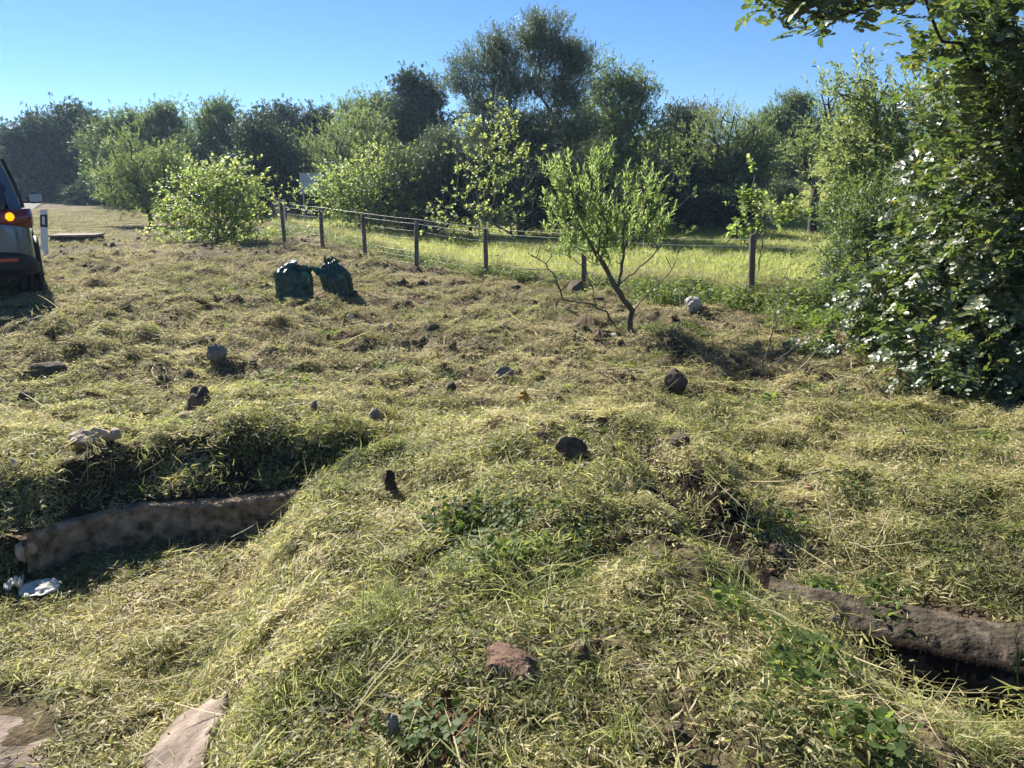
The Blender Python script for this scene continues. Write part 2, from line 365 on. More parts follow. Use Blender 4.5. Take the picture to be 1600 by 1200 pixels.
SH = {  # leaf outlines: (along, across, up) and faces
 'dia': (np.array([(0, 0, 0), (.45, .5, .06), (1, 0, 0), (.45, -.5, .06)]), np.array([(0, 1, 2), (0, 2, 3)])),
 'lance': (np.array([(0, 0, 0), (.3, .5, .05), (.68, .36, .03), (1, 0, -.06), (.68, -.36, .03), (.3, -.5, .05)]), np.array([(0, 1, 2, 3), (0, 3, 4, 5)])),
 'oval': (np.array([(0, 0, 0), (.22, .38, .05), (.62, .5, .08), (.93, .26, .03), (1, 0, -.02), (.93, -.26, .03), (.62, -.5, .08), (.22, -.38, .05), (.5, 0, -.03)]),
          np.array([(0, 8, 2, 1), (8, 4, 3, 2), (8, 6, 5, 4), (0, 7, 6, 8)])),
 'fig': (np.array([(0, 0, 0), (.25, .5, .1), (.5, .3, .0), (.85, .42, .1), (1, 0, -.05), (.85, -.42, .1), (.5, -.3, 0), (.25, -.5, .1)]), np.array([(0, 1, 2, 6), (0, 6, 7, 7), (2, 3, 4, 6), (6, 4, 5, 5)])),
}
def leaf_geo(P, D, N_, ln, wd, shape, rs):
    sh, f = SH[shape]
    D = D/np.linalg.norm(D, axis=1, keepdims=True)
    Bn = np.cross(N_, D); Bn /= np.maximum(np.linalg.norm(Bn, axis=1, keepdims=True), 1e-6); Nn = np.cross(D, Bn)
    V = P[:, None]+D[:, None]*(sh[None, :, :1]*ln[:, None, None])+Bn[:, None]*(sh[None, :, 1:2]*wd[:, None, None])+Nn[:, None]*(sh[None, :, 2:3]*ln[:, None, None])
    F = f[None]+(np.arange(len(P))*len(sh))[:, None, None]
    rnd = np.repeat(rs.rand(len(P)), len(sh))
    return V.reshape(-1, 3), F.reshape(-1, f.shape[1]), rnd
def sprig_leaves(O, A, L, n, ln, wd, shape, rs, tilt=.9, up=.6):
    """n leaves along each shoot: origins O, axes A, length L"""
    m = len(O); D, U, W_ = frames(A)
    t = (np.arange(n)[None]+.5+rs.uniform(-.3, .3, (m, n)))/n
    ph = rs.rand(m, 1)*6.28+np.arange(n)[None]*2.4
    side = U[:, None]*np.cos(ph)[..., None]+W_[:, None]*np.sin(ph)[..., None]
    ti = tilt*(1.15-.5*t)[..., None]
    ld = D[:, None]*np.cos(ti)+side*np.sin(ti)
    P = O[:, None]+D[:, None]*(t*L[:, None])[..., None]
    ld = ld.reshape(-1, 3)+rs.normal(0, .12, (m*n, 3))
    Nn = np.cross(ld, np.repeat(D, n, 0)); Nn = np.cross(Nn, ld)
    Nn = Nn+np.array([0, 0, up])+rs.normal(0, .35, (m*n, 3))
    s = rs.uniform(.65, 1.15, m*n)
    return leaf_geo(P.reshape(-1, 3), ld, Nn, ln*s, wd*s, shape, rs)

def grow(base, stems, centres, rs, step, wob=.25, sag=0):
    """greedy branching skeleton. stems: list of polylines (world points)"""
    nodes = []; par = []; pl = []
    ends = []
    for st in stems:
        prev = -1; pd = 0
        st = np.asarray(st, float)
        if nodes:
            dd = np.linalg.norm(np.array(nodes)-st[0], axis=1); j = int(np.argmin(dd))
            if dd[j] < max(step*1.6, .45): prev = j; pd = pl[j]; st = np.concatenate([[nodes[j]], st])
        for a, b in zip(st[:-1], st[1:]):
            k = max(1, int(round(np.linalg.norm(b-a)/step)))
            for i in range(k+(1 if prev < 0 else 0)):
                f = (i+(0 if prev < 0 and len(nodes) >= 0 and i == 0 and np.all(a == st[0]) else 1))/k if k else 1
                f = min(f, 1)
                p = a+(b-a)*f+(rs.normal(0, step*.08, 3) if 0 < f else 0)
                nodes.append(p); par.append(prev); pl.append(pd); prev = len(nodes)-1; pd += step
    ntr = len(nodes)
    order = np.argsort(np.linalg.norm(centres-base, axis=1)+rs.rand(len(centres))*step)
    arr = np.zeros((ntr+len(centres)*14, 3)); arr[:ntr] = nodes; plen = np.zeros(len(arr)); plen[:ntr] = pl; cnt = ntr
    tips = np.zeros(len(centres), int)
    for ci in order:
        c = centres[ci]
        d = np.linalg.norm(arr[:cnt]-c, axis=1)+.35*plen[:cnt]+np.maximum(0, arr[:cnt, 2]-c[2])*.8
        j = int(np.argmin(d)); a = arr[j].copy(); dist = np.linalg.norm(c-a)
        k = int(min(8, max(1, round(dist/step))))
        off = rs.normal(0, dist*wob*.3, 3)+np.array([0, 0, -dist*.12])
        prev = j
        for i in range(1, k+1):
            f = i/k; p = a+(c-a)*f+off*4*f*(1-f)*.5
            arr[cnt] = p; plen[cnt] = plen[j]+dist*f; par.append(prev); prev = cnt; cnt += 1
        tips[ci] = prev
    return arr[:cnt], np.array(par), tips
def skeleton_mesh(nodes, par, tips, r_tip, r_base, k=5, expo=.5):
    cnt = np.zeros(len(nodes)); np.add.at(cnt, tips, 1)
    for i in range(len(nodes)-1, -1, -1):
        if par[i] >= 0: cnt[par[i]] += cnt[i]
    cnt = np.maximum(cnt, .6); mx = cnt.max()
    r = r_tip+(r_base-r_tip)*(cnt/mx)**expo
    i = np.where(par >= 0)[0]; p = par[i]
    rb = r[i]; ra = np.minimum(r[p], rb*1.35)
    A = nodes[p]; B = nodes[i]+(nodes[i]-nodes[p])*.04
    return frustums(A, B, ra, rb, k)

LT = {  # leaf types: shape, length, width, sprig length, leaves per sprig, tilt, up
 'olive': ('dia', .085, .026, .26, 9, .8, .2), 'dark': ('dia', .08, .042, .20, 10, 1.1, .6),
 'mid': ('dia', .10, .042, .26, 8, .9, .4), 'light': ('dia', .10, .034, .28, 9, .8, .3),
 'fig': ('fig', .16, .15, .16, 5, 1.1, .9), 'brown': ('dia', .08, .03, .25, 6, .9, .3)}
def lobes_world(lobes, D, depth=1.0):
    out = []
    for l in lobes:
        u, v, ru, rv = l[:4]; dd = D+(l[4] if len(l) > 4 else 0)
        c = at(u, v, dd); sc = dd/FPX*1.03
        out.append((c, np.array([ru*sc, (ru+rv)*.5*sc*depth, rv*sc])))
    return out
def sample_lobes(lw, n, rs, power=.42):
    vol = np.array([np.prod(r)**.8 for c, r in lw]); pick = rs.choice(len(lw), n, p=vol/vol.sum())
    d = rs.normal(0, 1, (n, 3)); d /= np.linalg.norm(d, axis=1, keepdims=True)
    rr = rs.rand(n)**power
    C = np.array([lw[i][0] for i in pick]); Rr = np.array([lw[i][1] for i in pick])
    return C+d*Rr*rr[:, None], d
def tree(name, label, cat, D, base_u, lobes, kind, ncl, nsp, seed,  stems=1, trunk_r=.12, bark='bark', depth=1.0, spread=.33, cr=None, group=None,
         lsc=1.0, base=None, tips_r=.008, wob=.25, up=.5, bare=0, stem_pts=None, leafmul=1.0, crown_name='crown'):
    rs = np.random.RandomState(seed)
    if kind in ('dark', 'mid', 'olive') and D > 20: nsp = int(nsp*1.5); ncl = int(ncl*1.25)
    lw = lobes_world(lobes, D, depth)
    if base is None:
        p = at(base_u, 330, D); base = onground(p[0], D)
    base = np.array(base)
    t = empty(name, base, label=label, cat=cat, group=group)
    C, dirs = sample_lobes(lw, ncl, rs)
    C[:, 2] = np.maximum(C[:, 2], base[2]+.15)
    if kind == 'fig': C = C+dirs*rs.gamma(1.2, .12, ncl)[:, None]*D/20
    cen = np.mean([c for c, r in lw], 0); zt = max(c[2] for c, r in lw)
    H = zt-base[2]
    if stem_pts is None:
        stem_pts = []
        for s in range(stems):
            tgt = cen+rs.normal(0, 1, 3)*np.array([.5, .4, .1])*(H*.18 if stems > 1 else .1)
            b0 = base+(np.array([rs.normal(0, .12), rs.normal(0, .12), -.08]) if stems > 1 else np.array([0, 0, -.08]))
            m = b0+(tgt-b0)*.5+rs.normal(0, H*.04, 3)
            stem_pts.append([b0, m, tgt*.75+m*.25])
    step = max(.12, H/11)
    nodes, par, tips = grow(base, stem_pts, C, rs, step, wob)
    V, F = skeleton_mesh(nodes, par, tips, tips_r, trunk_r, 5 if D > 14 else 6)
    link('trunk', mesh_np('trunk', V-base, F, smooth=True), M[bark], t)
    if crown_name is None: return t, nodes, tips, C
    shape, ll, lwd, sl_, nl, tilt, upl = LT[kind if kind in LT else 'mid']
    k = lsc*max(1.0, D*.0021/ll*1.6)
    ll, lwd, sl_ = ll*k, lwd*k, sl_*max(1, k*.8)
    keep = rs.rand(ncl) > bare
    Ck = C[keep]; dk = dirs[keep]
    # uneven clumps
    w = rs.gamma(2.2, 1, len(Ck)); num = np.maximum(1, (w/w.mean()*nsp).astype(int))
    idx = np.repeat(np.arange(len(Ck)), num)
    cr = cr or spread
    if kind == 'dark': up = .1
    if D > 38: cr *= .8
    O = Ck[idx]+rs.normal(0, cr, (len(idx), 3))*np.array([1, 1, .75])
    outw = O-cen; outw /= np.linalg.norm(outw, axis=1, keepdims=True)
    A = outw*.6+rs.normal(0, .6, O.shape)+np.array([0, 0, up])
    O[:, 2] = np.maximum(O[:, 2], base[2]+.03)
    L_ = sl_*rs.uniform(.5, 1.3, len(O))
    V, F, rn = sprig_leaves(O, A, L_, nl, ll, lwd, shape, rs, tilt, upl)
    tag(link(crown_name, mesh_np(crown_name, V-base, F, rn), M[kind], t), kind='stuff')
    return t, nodes, tips, C

BG = 'trees of the wood beyond the field'
def T(label, *a, **k):
    cat = k.pop('cat', 'tree'); nm = k.pop('nm', 'tree'); k.setdefault('group', BG)
    return tree(nm, label, cat, *a, **k)
# --- far and middle trees, left to right (numbers: distance, base u, lobes in metres derived from the photo)
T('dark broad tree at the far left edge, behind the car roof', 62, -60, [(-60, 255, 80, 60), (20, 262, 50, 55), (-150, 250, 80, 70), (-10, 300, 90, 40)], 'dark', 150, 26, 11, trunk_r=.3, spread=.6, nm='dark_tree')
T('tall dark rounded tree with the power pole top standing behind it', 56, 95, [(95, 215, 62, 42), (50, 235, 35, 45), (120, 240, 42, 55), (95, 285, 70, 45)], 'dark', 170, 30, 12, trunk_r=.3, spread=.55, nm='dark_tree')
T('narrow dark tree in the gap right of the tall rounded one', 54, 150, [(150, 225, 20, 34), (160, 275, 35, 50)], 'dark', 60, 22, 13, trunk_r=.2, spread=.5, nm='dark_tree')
T('loose green tree with open top right of the dark rounded trees', 47, 200, [(195, 205, 35, 28), (230, 215, 35, 35), (185, 250, 45, 50)], 'mid', 110, 22, 14, trunk_r=.18, spread=.42, nm='open_tree')
T('green tree with upright top shoots, taller left one of the twin pair', 46, 270, [(268, 185, 22, 28), (265, 225, 45, 40), (280, 270, 50, 55)], 'mid', 130, 24, 15, trunk_r=.18, spread=.42, nm='open_tree')
T('green tree with feathery top, right one of the twin pair', 44, 335, [(340, 178, 22, 24), (335, 215, 38, 38), (325, 270, 55, 55)], 'mid', 130, 24, 16, trunk_r=.18, spread=.4, nm='open_tree')
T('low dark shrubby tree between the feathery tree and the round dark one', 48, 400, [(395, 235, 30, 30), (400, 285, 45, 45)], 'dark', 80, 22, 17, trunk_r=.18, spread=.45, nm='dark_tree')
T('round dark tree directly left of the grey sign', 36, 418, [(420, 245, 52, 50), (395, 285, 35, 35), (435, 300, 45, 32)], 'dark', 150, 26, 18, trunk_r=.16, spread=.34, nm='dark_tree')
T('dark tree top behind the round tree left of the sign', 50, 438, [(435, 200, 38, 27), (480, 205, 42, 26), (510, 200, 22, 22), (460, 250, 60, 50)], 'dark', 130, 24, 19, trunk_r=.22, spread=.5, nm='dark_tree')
T('pale feathery young tree on thin leaning trunks beside the mown verge', 29, 232, [(215, 252, 45, 36), (250, 275, 40, 40), (190, 290, 38, 32), (225, 308, 50, 22), (265, 255, 20, 22)], 'light', 150, 20, 20, stems=4, trunk_r=.07, bark='darkbark', spread=.24, nm='young_tree', group=None)
T('light green almond tree behind the grey sign', 38, 540, [(515, 240, 42, 32), (560, 220, 45, 40), (590, 265, 45, 45), (530, 285, 50, 38)], 'light', 170, 22, 21, trunk_r=.14, spread=.36, nm='almond_tree')
T('dark green leaning crown rising left of the tall dark round crown', 44, 575, [(555, 178, 24, 20), (595, 180, 34, 24), (585, 220, 50, 40)], 'mid', 110, 24, 22, trunk_r=.18, spread=.4, nm='open_tree')
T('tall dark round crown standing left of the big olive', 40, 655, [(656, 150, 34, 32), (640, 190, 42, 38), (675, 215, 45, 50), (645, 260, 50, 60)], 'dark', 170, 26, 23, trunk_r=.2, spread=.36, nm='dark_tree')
T('huge grey green olive tree, tallest of all, in the middle', 27, 815, [(850, 68, 38, 46), (800, 110, 55, 42), (745, 130, 34, 42), (880, 130, 38, 50), (820, 190, 85, 60), (760, 235, 70, 60), (880, 230, 60, 70), (815, 300, 100, 55), (700, 300, 60, 60), (860, 330, 60, 35), (840, 40, 20, 22), (790, 80, 40, 30), (900, 100, 25, 30)], 'olive', 460, 28, 24, stems=6, trunk_r=.13, bark='greybark', spread=.22, up=.8, nm='olive_tree', group=None)
T('silvery olive scrub hanging at the left foot of the huge olive', 26.5, 640, [(640, 290, 45, 50), (600, 310, 35, 35), (680, 250, 30, 40), (655, 345, 45, 22)], 'olive', 170, 18, 25, stems=4, trunk_r=.05, bark='greybark', spread=.2, nm='olive_bush', group=None, cat='bush')
T('leafy green tree crowding the right side of the huge olive', 31, 965, [(945, 135, 28, 32), (990, 140, 30, 34), (960, 190, 60, 50), (1000, 240, 55, 55), (940, 280, 70, 60), (1010, 310, 45, 45)], 'mid', 230, 24, 26, trunk_r=.2, spread=.27, nm='leafy_tree', group=None, leafmul=.8)
T('very dark tree in the shade right of the leafy tree', 34, 1050, [(1055, 235, 40, 55), (1075, 290, 60, 50), (1030, 300, 40, 45)], 'dark', 170, 26, 27, trunk_r=.2, spread=.3, nm='dark_tree')
T('reddish brown thin tree far behind at the hanging wires', 46, 1078, [(1085, 190, 38, 24), (1060, 210, 34, 28)], 'brown', 110, 16, 28, trunk_r=.14, spread=.35, nm='brown_tree')
T('open tree on one dark straight trunk left of the open field gap', 32, 1130, [(1130, 195, 34, 34), (1105, 230, 34, 38), (1160, 215, 28, 34), (1155, 270, 36, 32)], 'light', 120, 14, 29, trunk_r=.12, bark='darkbark', spread=.27, nm='open_tree', tips_r=.012)
T('dense mid green bush tree under the open tree', 33, 1175, [(1165, 270, 40, 42), (1140, 305, 38, 24), (1172, 235, 22, 26)], 'mid', 130, 20, 30, trunk_r=.12, spread=.28, nm='open_tree')
T('full green tree on a stout trunk standing in the field gap', 44, 1236, [(1240, 172, 24, 20), (1215, 205, 38, 30), (1250, 215, 32, 32), (1235, 245, 42, 22)], 'mid', 150, 20, 31, trunk_r=.22, bark='darkbark', spread=.34, nm='almond_tree')
T('distant almond crown far back between the trunks', 58, 1330, [(1340, 220, 50, 30)], 'mid', 100, 20, 32, trunk_r=.25, spread=.5, nm='almond_tree')
T('low dark bush beneath the field gap, right of the sapling', 22, 1316, [(1322, 335, 24, 18), (1345, 310, 28, 34)], 'mid', 90, 16, 33, stems=3, trunk_r=.04, spread=.16, nm='bush', cat='bush', group=None)
T('dark low bushes at the foot of the shaded wood behind the lone shrub', 30, 1090, [(1080, 322, 55, 22), (1130, 325, 40, 20)], 'dark', 120, 20, 34, stems=4, trunk_r=.05, spread=.2, nm='bush', cat='bush', group=None)
T('grey green low bush in the field gap', 34, 1243, [(1226, 305, 10, 12)], 'olive', 30, 16, 35, stems=3, trunk_r=.03, spread=.2, nm='bush', cat='bush', group=None)
# forked dark trunk with light leaves and dead twigs
_b = onground(at(1272, 330, 27)[0], 27)
def q(u, v, D): return at(u, v, D)
T('black forked trunk with sparse leaves and dead twigs on top', 27, 1272, [(1290, 215, 42, 36), (1250, 235, 30, 22), (1330, 190, 30, 40), (1300, 160, 24, 26)], 'light', 120, 7, 36, trunk_r=.17, bark='darkbark', spread=.2, base=_b, nm='forked_tree', group=None, tips_r=.009,
  stem_pts=[[_b-[0, 0, .1], q(1277, 296, 27), q(1260, 268, 27), q(1257, 235, 27)], [q(1277, 296, 27), q(1296, 272, 27), q(1300, 225, 27)]])
T('tall light green almond with diagonal boughs rising behind the near dark tree', 13, 1430, [(1330, 150, 28, 40), (1370, 210, 55, 60), (1430, 180, 60, 60), (1400, 280, 70, 50), (1340, 260, 40, 50), (1500, 240, 80, 100), (1560, 150, 70, 90)], 'light', 260, 12, 37, stems=3, trunk_r=.10, bark='bark', spread=.17, nm='almond_tree', group=None, tips_r=.006, cat='tree')
T('tangled green bush behind the fence against the near dark tree', 10.5, 1385, [(1370, 340, 50, 50), (1340, 400, 45, 40), (1420, 400, 60, 60), (1320, 450, 40, 30)], 'mid', 200, 14, 38, stems=5, trunk_r=.03, spread=.13, nm='bush', group=None, cat='bush', lsc=.6)
# extra trees outside the frame so the wood goes on
for i, (u, D, w, h, kd) in enumerate([(-250, 58, 90, 110, 'dark'), (-420, 50, 110, 120, 'mid'), (1720, 34, 90, 120, 'mid'), (1900, 30, 110, 130, 'dark'), (620, 60, 90, 80, 'dark'), (900, 52, 120, 120, 'dark'), (1480, 48, 110, 80, 'mid')]):
    T(['dark tree beyond the left edge of the frame behind the road', 'green tree well beyond the left edge past the road', 'green tree beyond the right edge behind the near dark tree', 'dark tree far beyond the right edge of the frame',
       'dark tree far back seen through gaps left of the olive', 'dark tree far back hidden mostly by the huge olive', 'green tree far back behind the almond boughs'][i],
      D, u, [(u, 300-h*.5, w, h*.5), (u-w*.4, 290-h*.2, w*.7, h*.4), (u+w*.5, 290-h*.25, w*.6, h*.4)], kd, 110, 20, 60+i, trunk_r=.22, spread=.5, nm='dark_tree' if kd == 'dark' else 'open_tree')
# understorey along the edge of the wood so no trunks float on light
for i, (u, D, w, h, kd) in enumerate([(60, 52, 70, 22, 'dark'), (170, 48, 60, 20, 'dark'), (300, 42, 70, 26, 'mid'), (380, 40, 50, 22, 'dark'), (520, 34, 60, 18, 'dark'), (600, 30, 60, 20, 'mid'), (1010, 28, 60, 26, 'dark'), (730, 27, 70, 30, 'dark'), (880, 27, 70, 30, 'dark')]):
    T(['dark scrub below the tall rounded tree at far left', 'dark scrub behind the pale young tree', 'green scrub behind the big leafy fig bush', 'dark scrub between the fig bush and the sign',
       'dark scrub under the almond behind the sign', 'green scrub behind the second fig bush', 'dark scrub in the shade right of the huge olive',
       'shaded scrub under the left half of the huge olive', 'shaded scrub under the right half of the huge olive'][i],
      D, u, [(u, 318-h*.5, w, h)], kd, 70, 18, 80+i, stems=3, trunk_r=.05, spread=.3, nm='scrub', cat='bush', group='scrub along the foot of the wood')
# fig bushes
T('big rounded fig bush with bright leaves where the fence begins', 19.5, 335, [(315, 285, 22, 22), (345, 300, 26, 30), (292, 322, 16, 20), (378, 320, 20, 28), (325, 345, 40, 20), (350, 275, 12, 12), (395, 310, 18, 18), (290, 360, 30, 14), (360, 362, 35, 14)], 'fig', 200, 8, 40, stems=9, trunk_r=.03, bark='greybark', spread=.25, nm='fig_bush', group='fig bushes along the fence', cat='bush', lsc=.44, up=.7)
T('spreading fig bush between the sign and the silvery olive scrub', 25.5, 570, [(560, 295, 50, 32), (515, 310, 28, 25), (600, 270, 36, 34), (575, 325, 45, 22), (560, 340, 40, 12), (610, 340, 24, 14)], 'fig', 220, 9, 41, stems=8, trunk_r=.025, bark='greybark', spread=.25, nm='fig_bush', group='fig bushes along the fence', cat='bush', lsc=.44, up=.7)
T('sparse tall fig sprouts with lime leaves in front of the huge olive', 23, 760, [(770, 220, 55, 45), (790, 285, 50, 50), (720, 330, 50, 38), (690, 350, 35, 18), (740, 270, 45, 40), (760, 352, 50, 14), (820, 345, 36, 18)], 'fig', 190, 3, 42, stems=8, trunk_r=.022, bark='greybark', spread=.13, nm='fig_bush', group='fig bushes along the fence', cat='bush', lsc=.52, up=.7)
T('fig sprouts with lime leaves right behind the lone shrub', 25, 1000, [(1010, 245, 42, 34), (1030, 290, 32, 36), (985, 290, 34, 44), (1010, 345, 40, 24)], 'fig', 130, 4, 43, stems=6, trunk_r=.02, bark='greybark', spread=.13, nm='fig_bush', group='fig bushes along the fence', cat='bush', lsc=.44, up=.7)
T('small fig sapling on bare pale stems just behind the nearest post', 13, 1178, [(1165, 322, 18, 16), (1200, 328, 28, 18), (1225, 335, 16, 12)], 'fig', 36, 4, 44, stems=5, trunk_r=.012, bark='greybark', spread=.07, nm='fig_sapling', group='fig bushes along the fence', cat='bush', lsc=.45, up=.7)

# --- lone shrub on the verge (young almond)
def lone_shrub():
    b = gnd(985, 517); D = b[1]
    q = lambda u, v, d=0: at(u, v, D+d)
    lobes = [(905, 300, 45, 40), (930, 270, 25, 28), (985, 320, 40, 35), (1000, 300, 18, 20), (880, 340, 30, 30), (930, 350, 60, 40), (980, 370, 50, 30), (900, 395, 45, 22), (1035, 370, 22, 16), (940, 400, 40, 20)]
    rs = np.random.RandomState(52)
    st = [[b-[0, 0, .06], q(987, 490), q(960, 445), q(935, 400), q(905, 350), q(895, 300)],
          [q(966, 448), q(974, 400), q(975, 340)], [q(966, 448), q(990, 425), q(1020, 400), q(1038, 375)], [q(938, 405), q(950, 360), q(930, 290)],
          [gnd(968, 515)-[0, 0, .05], q(948, 490, -.1), q(925, 475, -.1), q(878, 467, -.1)], [q(930, 476, -.1), q(925, 445), q(915, 420)],
          [q(878, 467, -.1), q(867, 428, -.1), q(850, 412), q(825, 395)]]
    lw = lobes_world(lobes, D, .8)
    C, d = sample_lobes(lw, 112, rs, .55)
    bare = np.array([q(u, v, rs.normal(0, .15)) for u, v in [(830, 400), (845, 385), (820, 420), (862, 400), (880, 430), (890, 440), (905, 440), (1040, 400), (1050, 420), (1060, 395), (1020, 450), (870, 445), (835, 430)]])
    Call = np.concatenate([C, bare])
    t = empty('almond_shrub', b, label='lone young almond shrub with fresh green shoots on the mown verge', cat='shrub')
    nodes, par, tips = grow(b, st, Call, rs, .09, .2)
    V, F = skeleton_mesh(nodes, par, tips, .0028, .038, 6, .6)
    link('trunk', mesh_np('trunk', V-b, F, smooth=True), M['bark'], t)
    idx = np.repeat(np.arange(len(C)), rs.choice([1, 2, 3, 4], len(C)))
    O = C[idx]+rs.normal(0, .06, (len(idx), 3)); cen = C.mean(0)
    A = (O-cen)*.6+rs.normal(0, .22, O.shape)+np.array([0, 0, .9])
    V, F, rn = sprig_leaves(O, A, rs.uniform(.10, .34, len(O)), 16, .072, .020, 'lance', rs, .75, .3)
    tag(link('crown', mesh_np('crown', V-b, F, rn), M['shrub'], t), kind='stuff')
    An, _, _ = frames(A)
    V, F = frustums(O, O+An*.2, np.full(len(O), .0022), np.full(len(O), .001), 3)
    tag(link('shoot', mesh_np('shoot', V-b, F), M['shrub'], t), kind='stuff')
lone_shrub()

# --- near carob tree at the right edge
def carob():
    rs = np.random.RandomState(51)
    b = onground(4.9, 6.6)
    t = empty('carob_tree', b, label='near dark carob tree with glossy leaves at the right edge', cat='tree')
    #      u v ru rv D
    L_ = [(1560, 560, 100, 70, 5.9), (1480, 520, 90, 70, 6.4), (1400, 520, 70, 55, 7.0), (1340, 560, 45, 30, 7.0), (1590, 430, 110, 90, 5.9), (1490, 400, 80, 80, 6.6),
          (1430, 430, 60, 70, 7.0), (1380, 470, 60, 60, 7.4), (1290, 572, 42, 20, 7.4), (1345, 535, 50, 36, 7.2), (1350, 430, 30, 40, 7.6), (1450, 350, 50, 50, 7.0), (1400, 570, 50, 36, 6.8), (1530, 620, 60, 25, 5.8), (1600, 280, 110, 100, 5.8), (1500, 300, 60, 60, 6.6), (1560, 150, 110, 90, 5.5), (1465, 110, 50, 50, 5.6), (1490, 45, 40, 30, 5.3), (1590, 30, 120, 60, 5.3), (1440, 200, 24, 20, 5.8),
          (1700, 400, 120, 220, 5.8), (1720, 150, 140, 140, 5.6), (1520, 60, 80, 50, 5.6), (1570, 220, 70, 60, 6.2), (1490, 180, 60, 60, 6.4), (1850, 300, 150, 300, 6.2), (1450, 590, 60, 30, 5.9), (1620, 600, 60, 40, 5.6)]
    lw = [(lambda c, s, ru, rv: (c, np.array([ru*s, (ru+rv)*.5*s, rv*s])))(at(u, v, D), D/FPX, ru, rv) for u, v, ru, rv, D in L_]
    C, d = sample_lobes(lw, 760, rs, .5)
    br = np.array([at(u, v, D) for u, v, D in [(1215, 8, 4.6), (1245, 15, 4.6), (1270, 5, 4.6), (1265, 25, 4.6), (1300, 10, 4.65), (1300, 30, 4.65), (1325, 8, 4.7), (1340, 15, 4.7), (1355, -5, 4.7), (1380, 5, 4.8), (1400, 8, 4.8), (1425, 5, 4.9),
                                               (1290, -20, 4.7), (1330, -30, 4.8), (1390, -30, 4.9), (1440, -20, 4.9), (1240, -20, 4.6)]])
    dead = np.array([at(u, v, 5.6) for u, v in [(1365, 45), (1390, 70), (1372, 72), (1335, 40), (1410, 50), (1470, 5)]])
    C[:, 2] = np.maximum(C[:, 2], terrain(C[:, 0], C[:, 1], False)+.12)
    Call = np.concatenate([C, br])
    cen = np.array([4.9, 6.2, 1.9])
    st = [[b-[0, 0, .1], b+[-.15, -.1, .6], b+[-.3, -.2, 1.5], b+[-.5, -.5, 2.4]], [b+[-.1, 0, .4], b+[-.9, .1, .8], b+[-1.6, -.1, 1.1]], [b+[0, 0, .3], b+[-.7, -.5, .35], b+[-1.4, -.8, .3]], [b+[-.2, -.2, 1.2], b+[.4, -.5, 2.2], b+[-.3, -1, 3.0]]]
    nodes, par, tips = grow(b, st, Call, rs, .22, .25)
    V, F = skeleton_mesh(nodes, par, tips, .003, .11, 6, .72)
    link('trunk', mesh_np('trunk', V-b, F, smooth=True), M['darkbark'], t)
    Cl = np.concatenate([C, br])
    num = np.concatenate([np.full(len(C), 11), np.full(len(br), 9)])
    idx = np.repeat(np.arange(len(Cl)), num)
    O = Cl[idx]+rs.normal(0, 1, (len(idx), 3))*np.where(idx < len(C), .12, .07)[:, None]
    O[:, 2] = np.maximum(O[:, 2], terrain(O[:, 0], O[:, 1], False)+.06)
    A = (O-cen)*.5+rs.normal(0, .6, O.shape)+np.array([0, 0, .05])
    # pinnate leaves: pairs of leathery leaflets
    m = len(O); n = 10
    D_, U, W_ = frames(A); ang = rs.uniform(-.5, .5, m)
    side0 = np.cross(D_, np.array([0, 0, 1.])+rs.normal(0, .35, (m, 3))); side0 /= np.linalg.norm(side0, axis=1, keepdims=True)
    nor = np.cross(side0, D_)
    Lr = rs.uniform(.11, .19, m)
    k = np.arange(n); tt = ((k//2)+.6)/(n/2); sg = np.where(k % 2 == 0, 1., -1.)
    P = O[:, None]+D_[:, None]*(tt[None]*Lr[:, None])[..., None]
    ld = D_[:, None]*.45+side0[:, None]*sg[None, :, None]+rs.normal(0, .18, (m, n, 3))
    nn = nor[:, None]+rs.normal(0, .32, (m, n, 3))+np.zeros((m, n, 3))
    P, ld, nn = P.reshape(-1, 3), ld.reshape(-1, 3), nn.reshape(-1, 3)
    s = (rs.uniform(.6, 1.2, (m, 1))*rs.uniform(.75, 1.2, (m, n))).ravel(); ln = .050*s; wd = .036*s
    # the 300 leaflets that show largest become single parts
    c, si = math.cos(PITCH), math.sin(PITCH); rel = P-EYE
    dep = rel[:, 1]*c-rel[:, 2]*si; uu = 800+FPX*rel[:, 0]/dep; vv = 600-FPX*(rel[:, 2]*c+rel[:, 1]*si)/dep
    score = np.where((uu > 0) & (uu < 1595) & (vv > 5) & (vv < 1200), ln/dep, 0)
    # prefer exposed ones: nearest depth per screen cell
    big = np.argsort(-score)[:300]
    mask = np.ones(m*n, bool); mask[big] = False
    V, F, rn = leaf_geo(P[mask], ld[mask], nn[mask], ln[mask], wd[mask], 'oval', rs)
    tag(link('crown', mesh_np('crown', V-b, F, rn, smooth=True), M['carob'], t), kind='stuff')
    leafmes = []
    for v_ in range(6):
        sh, f = SH['oval']
        leafmes.append(mesh_np('leaf', sh*np.array([.050, .036, .050*(.6+.25*v_)]), f, np.full(len(sh), v_/6+.05), smooth=True)); leafmes[-1].materials.append(M['carob'])
    for j, i in enumerate(big):
        o = bpy.data.objects.new('leaf', leafmes[j % 6]); COL.objects.link(o); o.parent = t
        d = Vector(ld[i]).normalized(); bnn = Vector(nn[i]).cross(d).normalized(); n3 = d.cross(bnn)
        mt = Matrix((d, bnn, n3)).transposed().to_4x4(); mt = mt @ Matrix.Scale(float(s[i]), 4); mt.translation = Vector(P[i]-b)
        o.matrix_local = mt
    An = D_
    V, F = frustums(O, O+An*Lr[:, None], np.full(m, .0022), np.full(m, .001), 3)
    tag(link('leaf_stalk', mesh_np('leaf_stalk', V-b, F), M['bark'], t), kind='stuff')
carob()

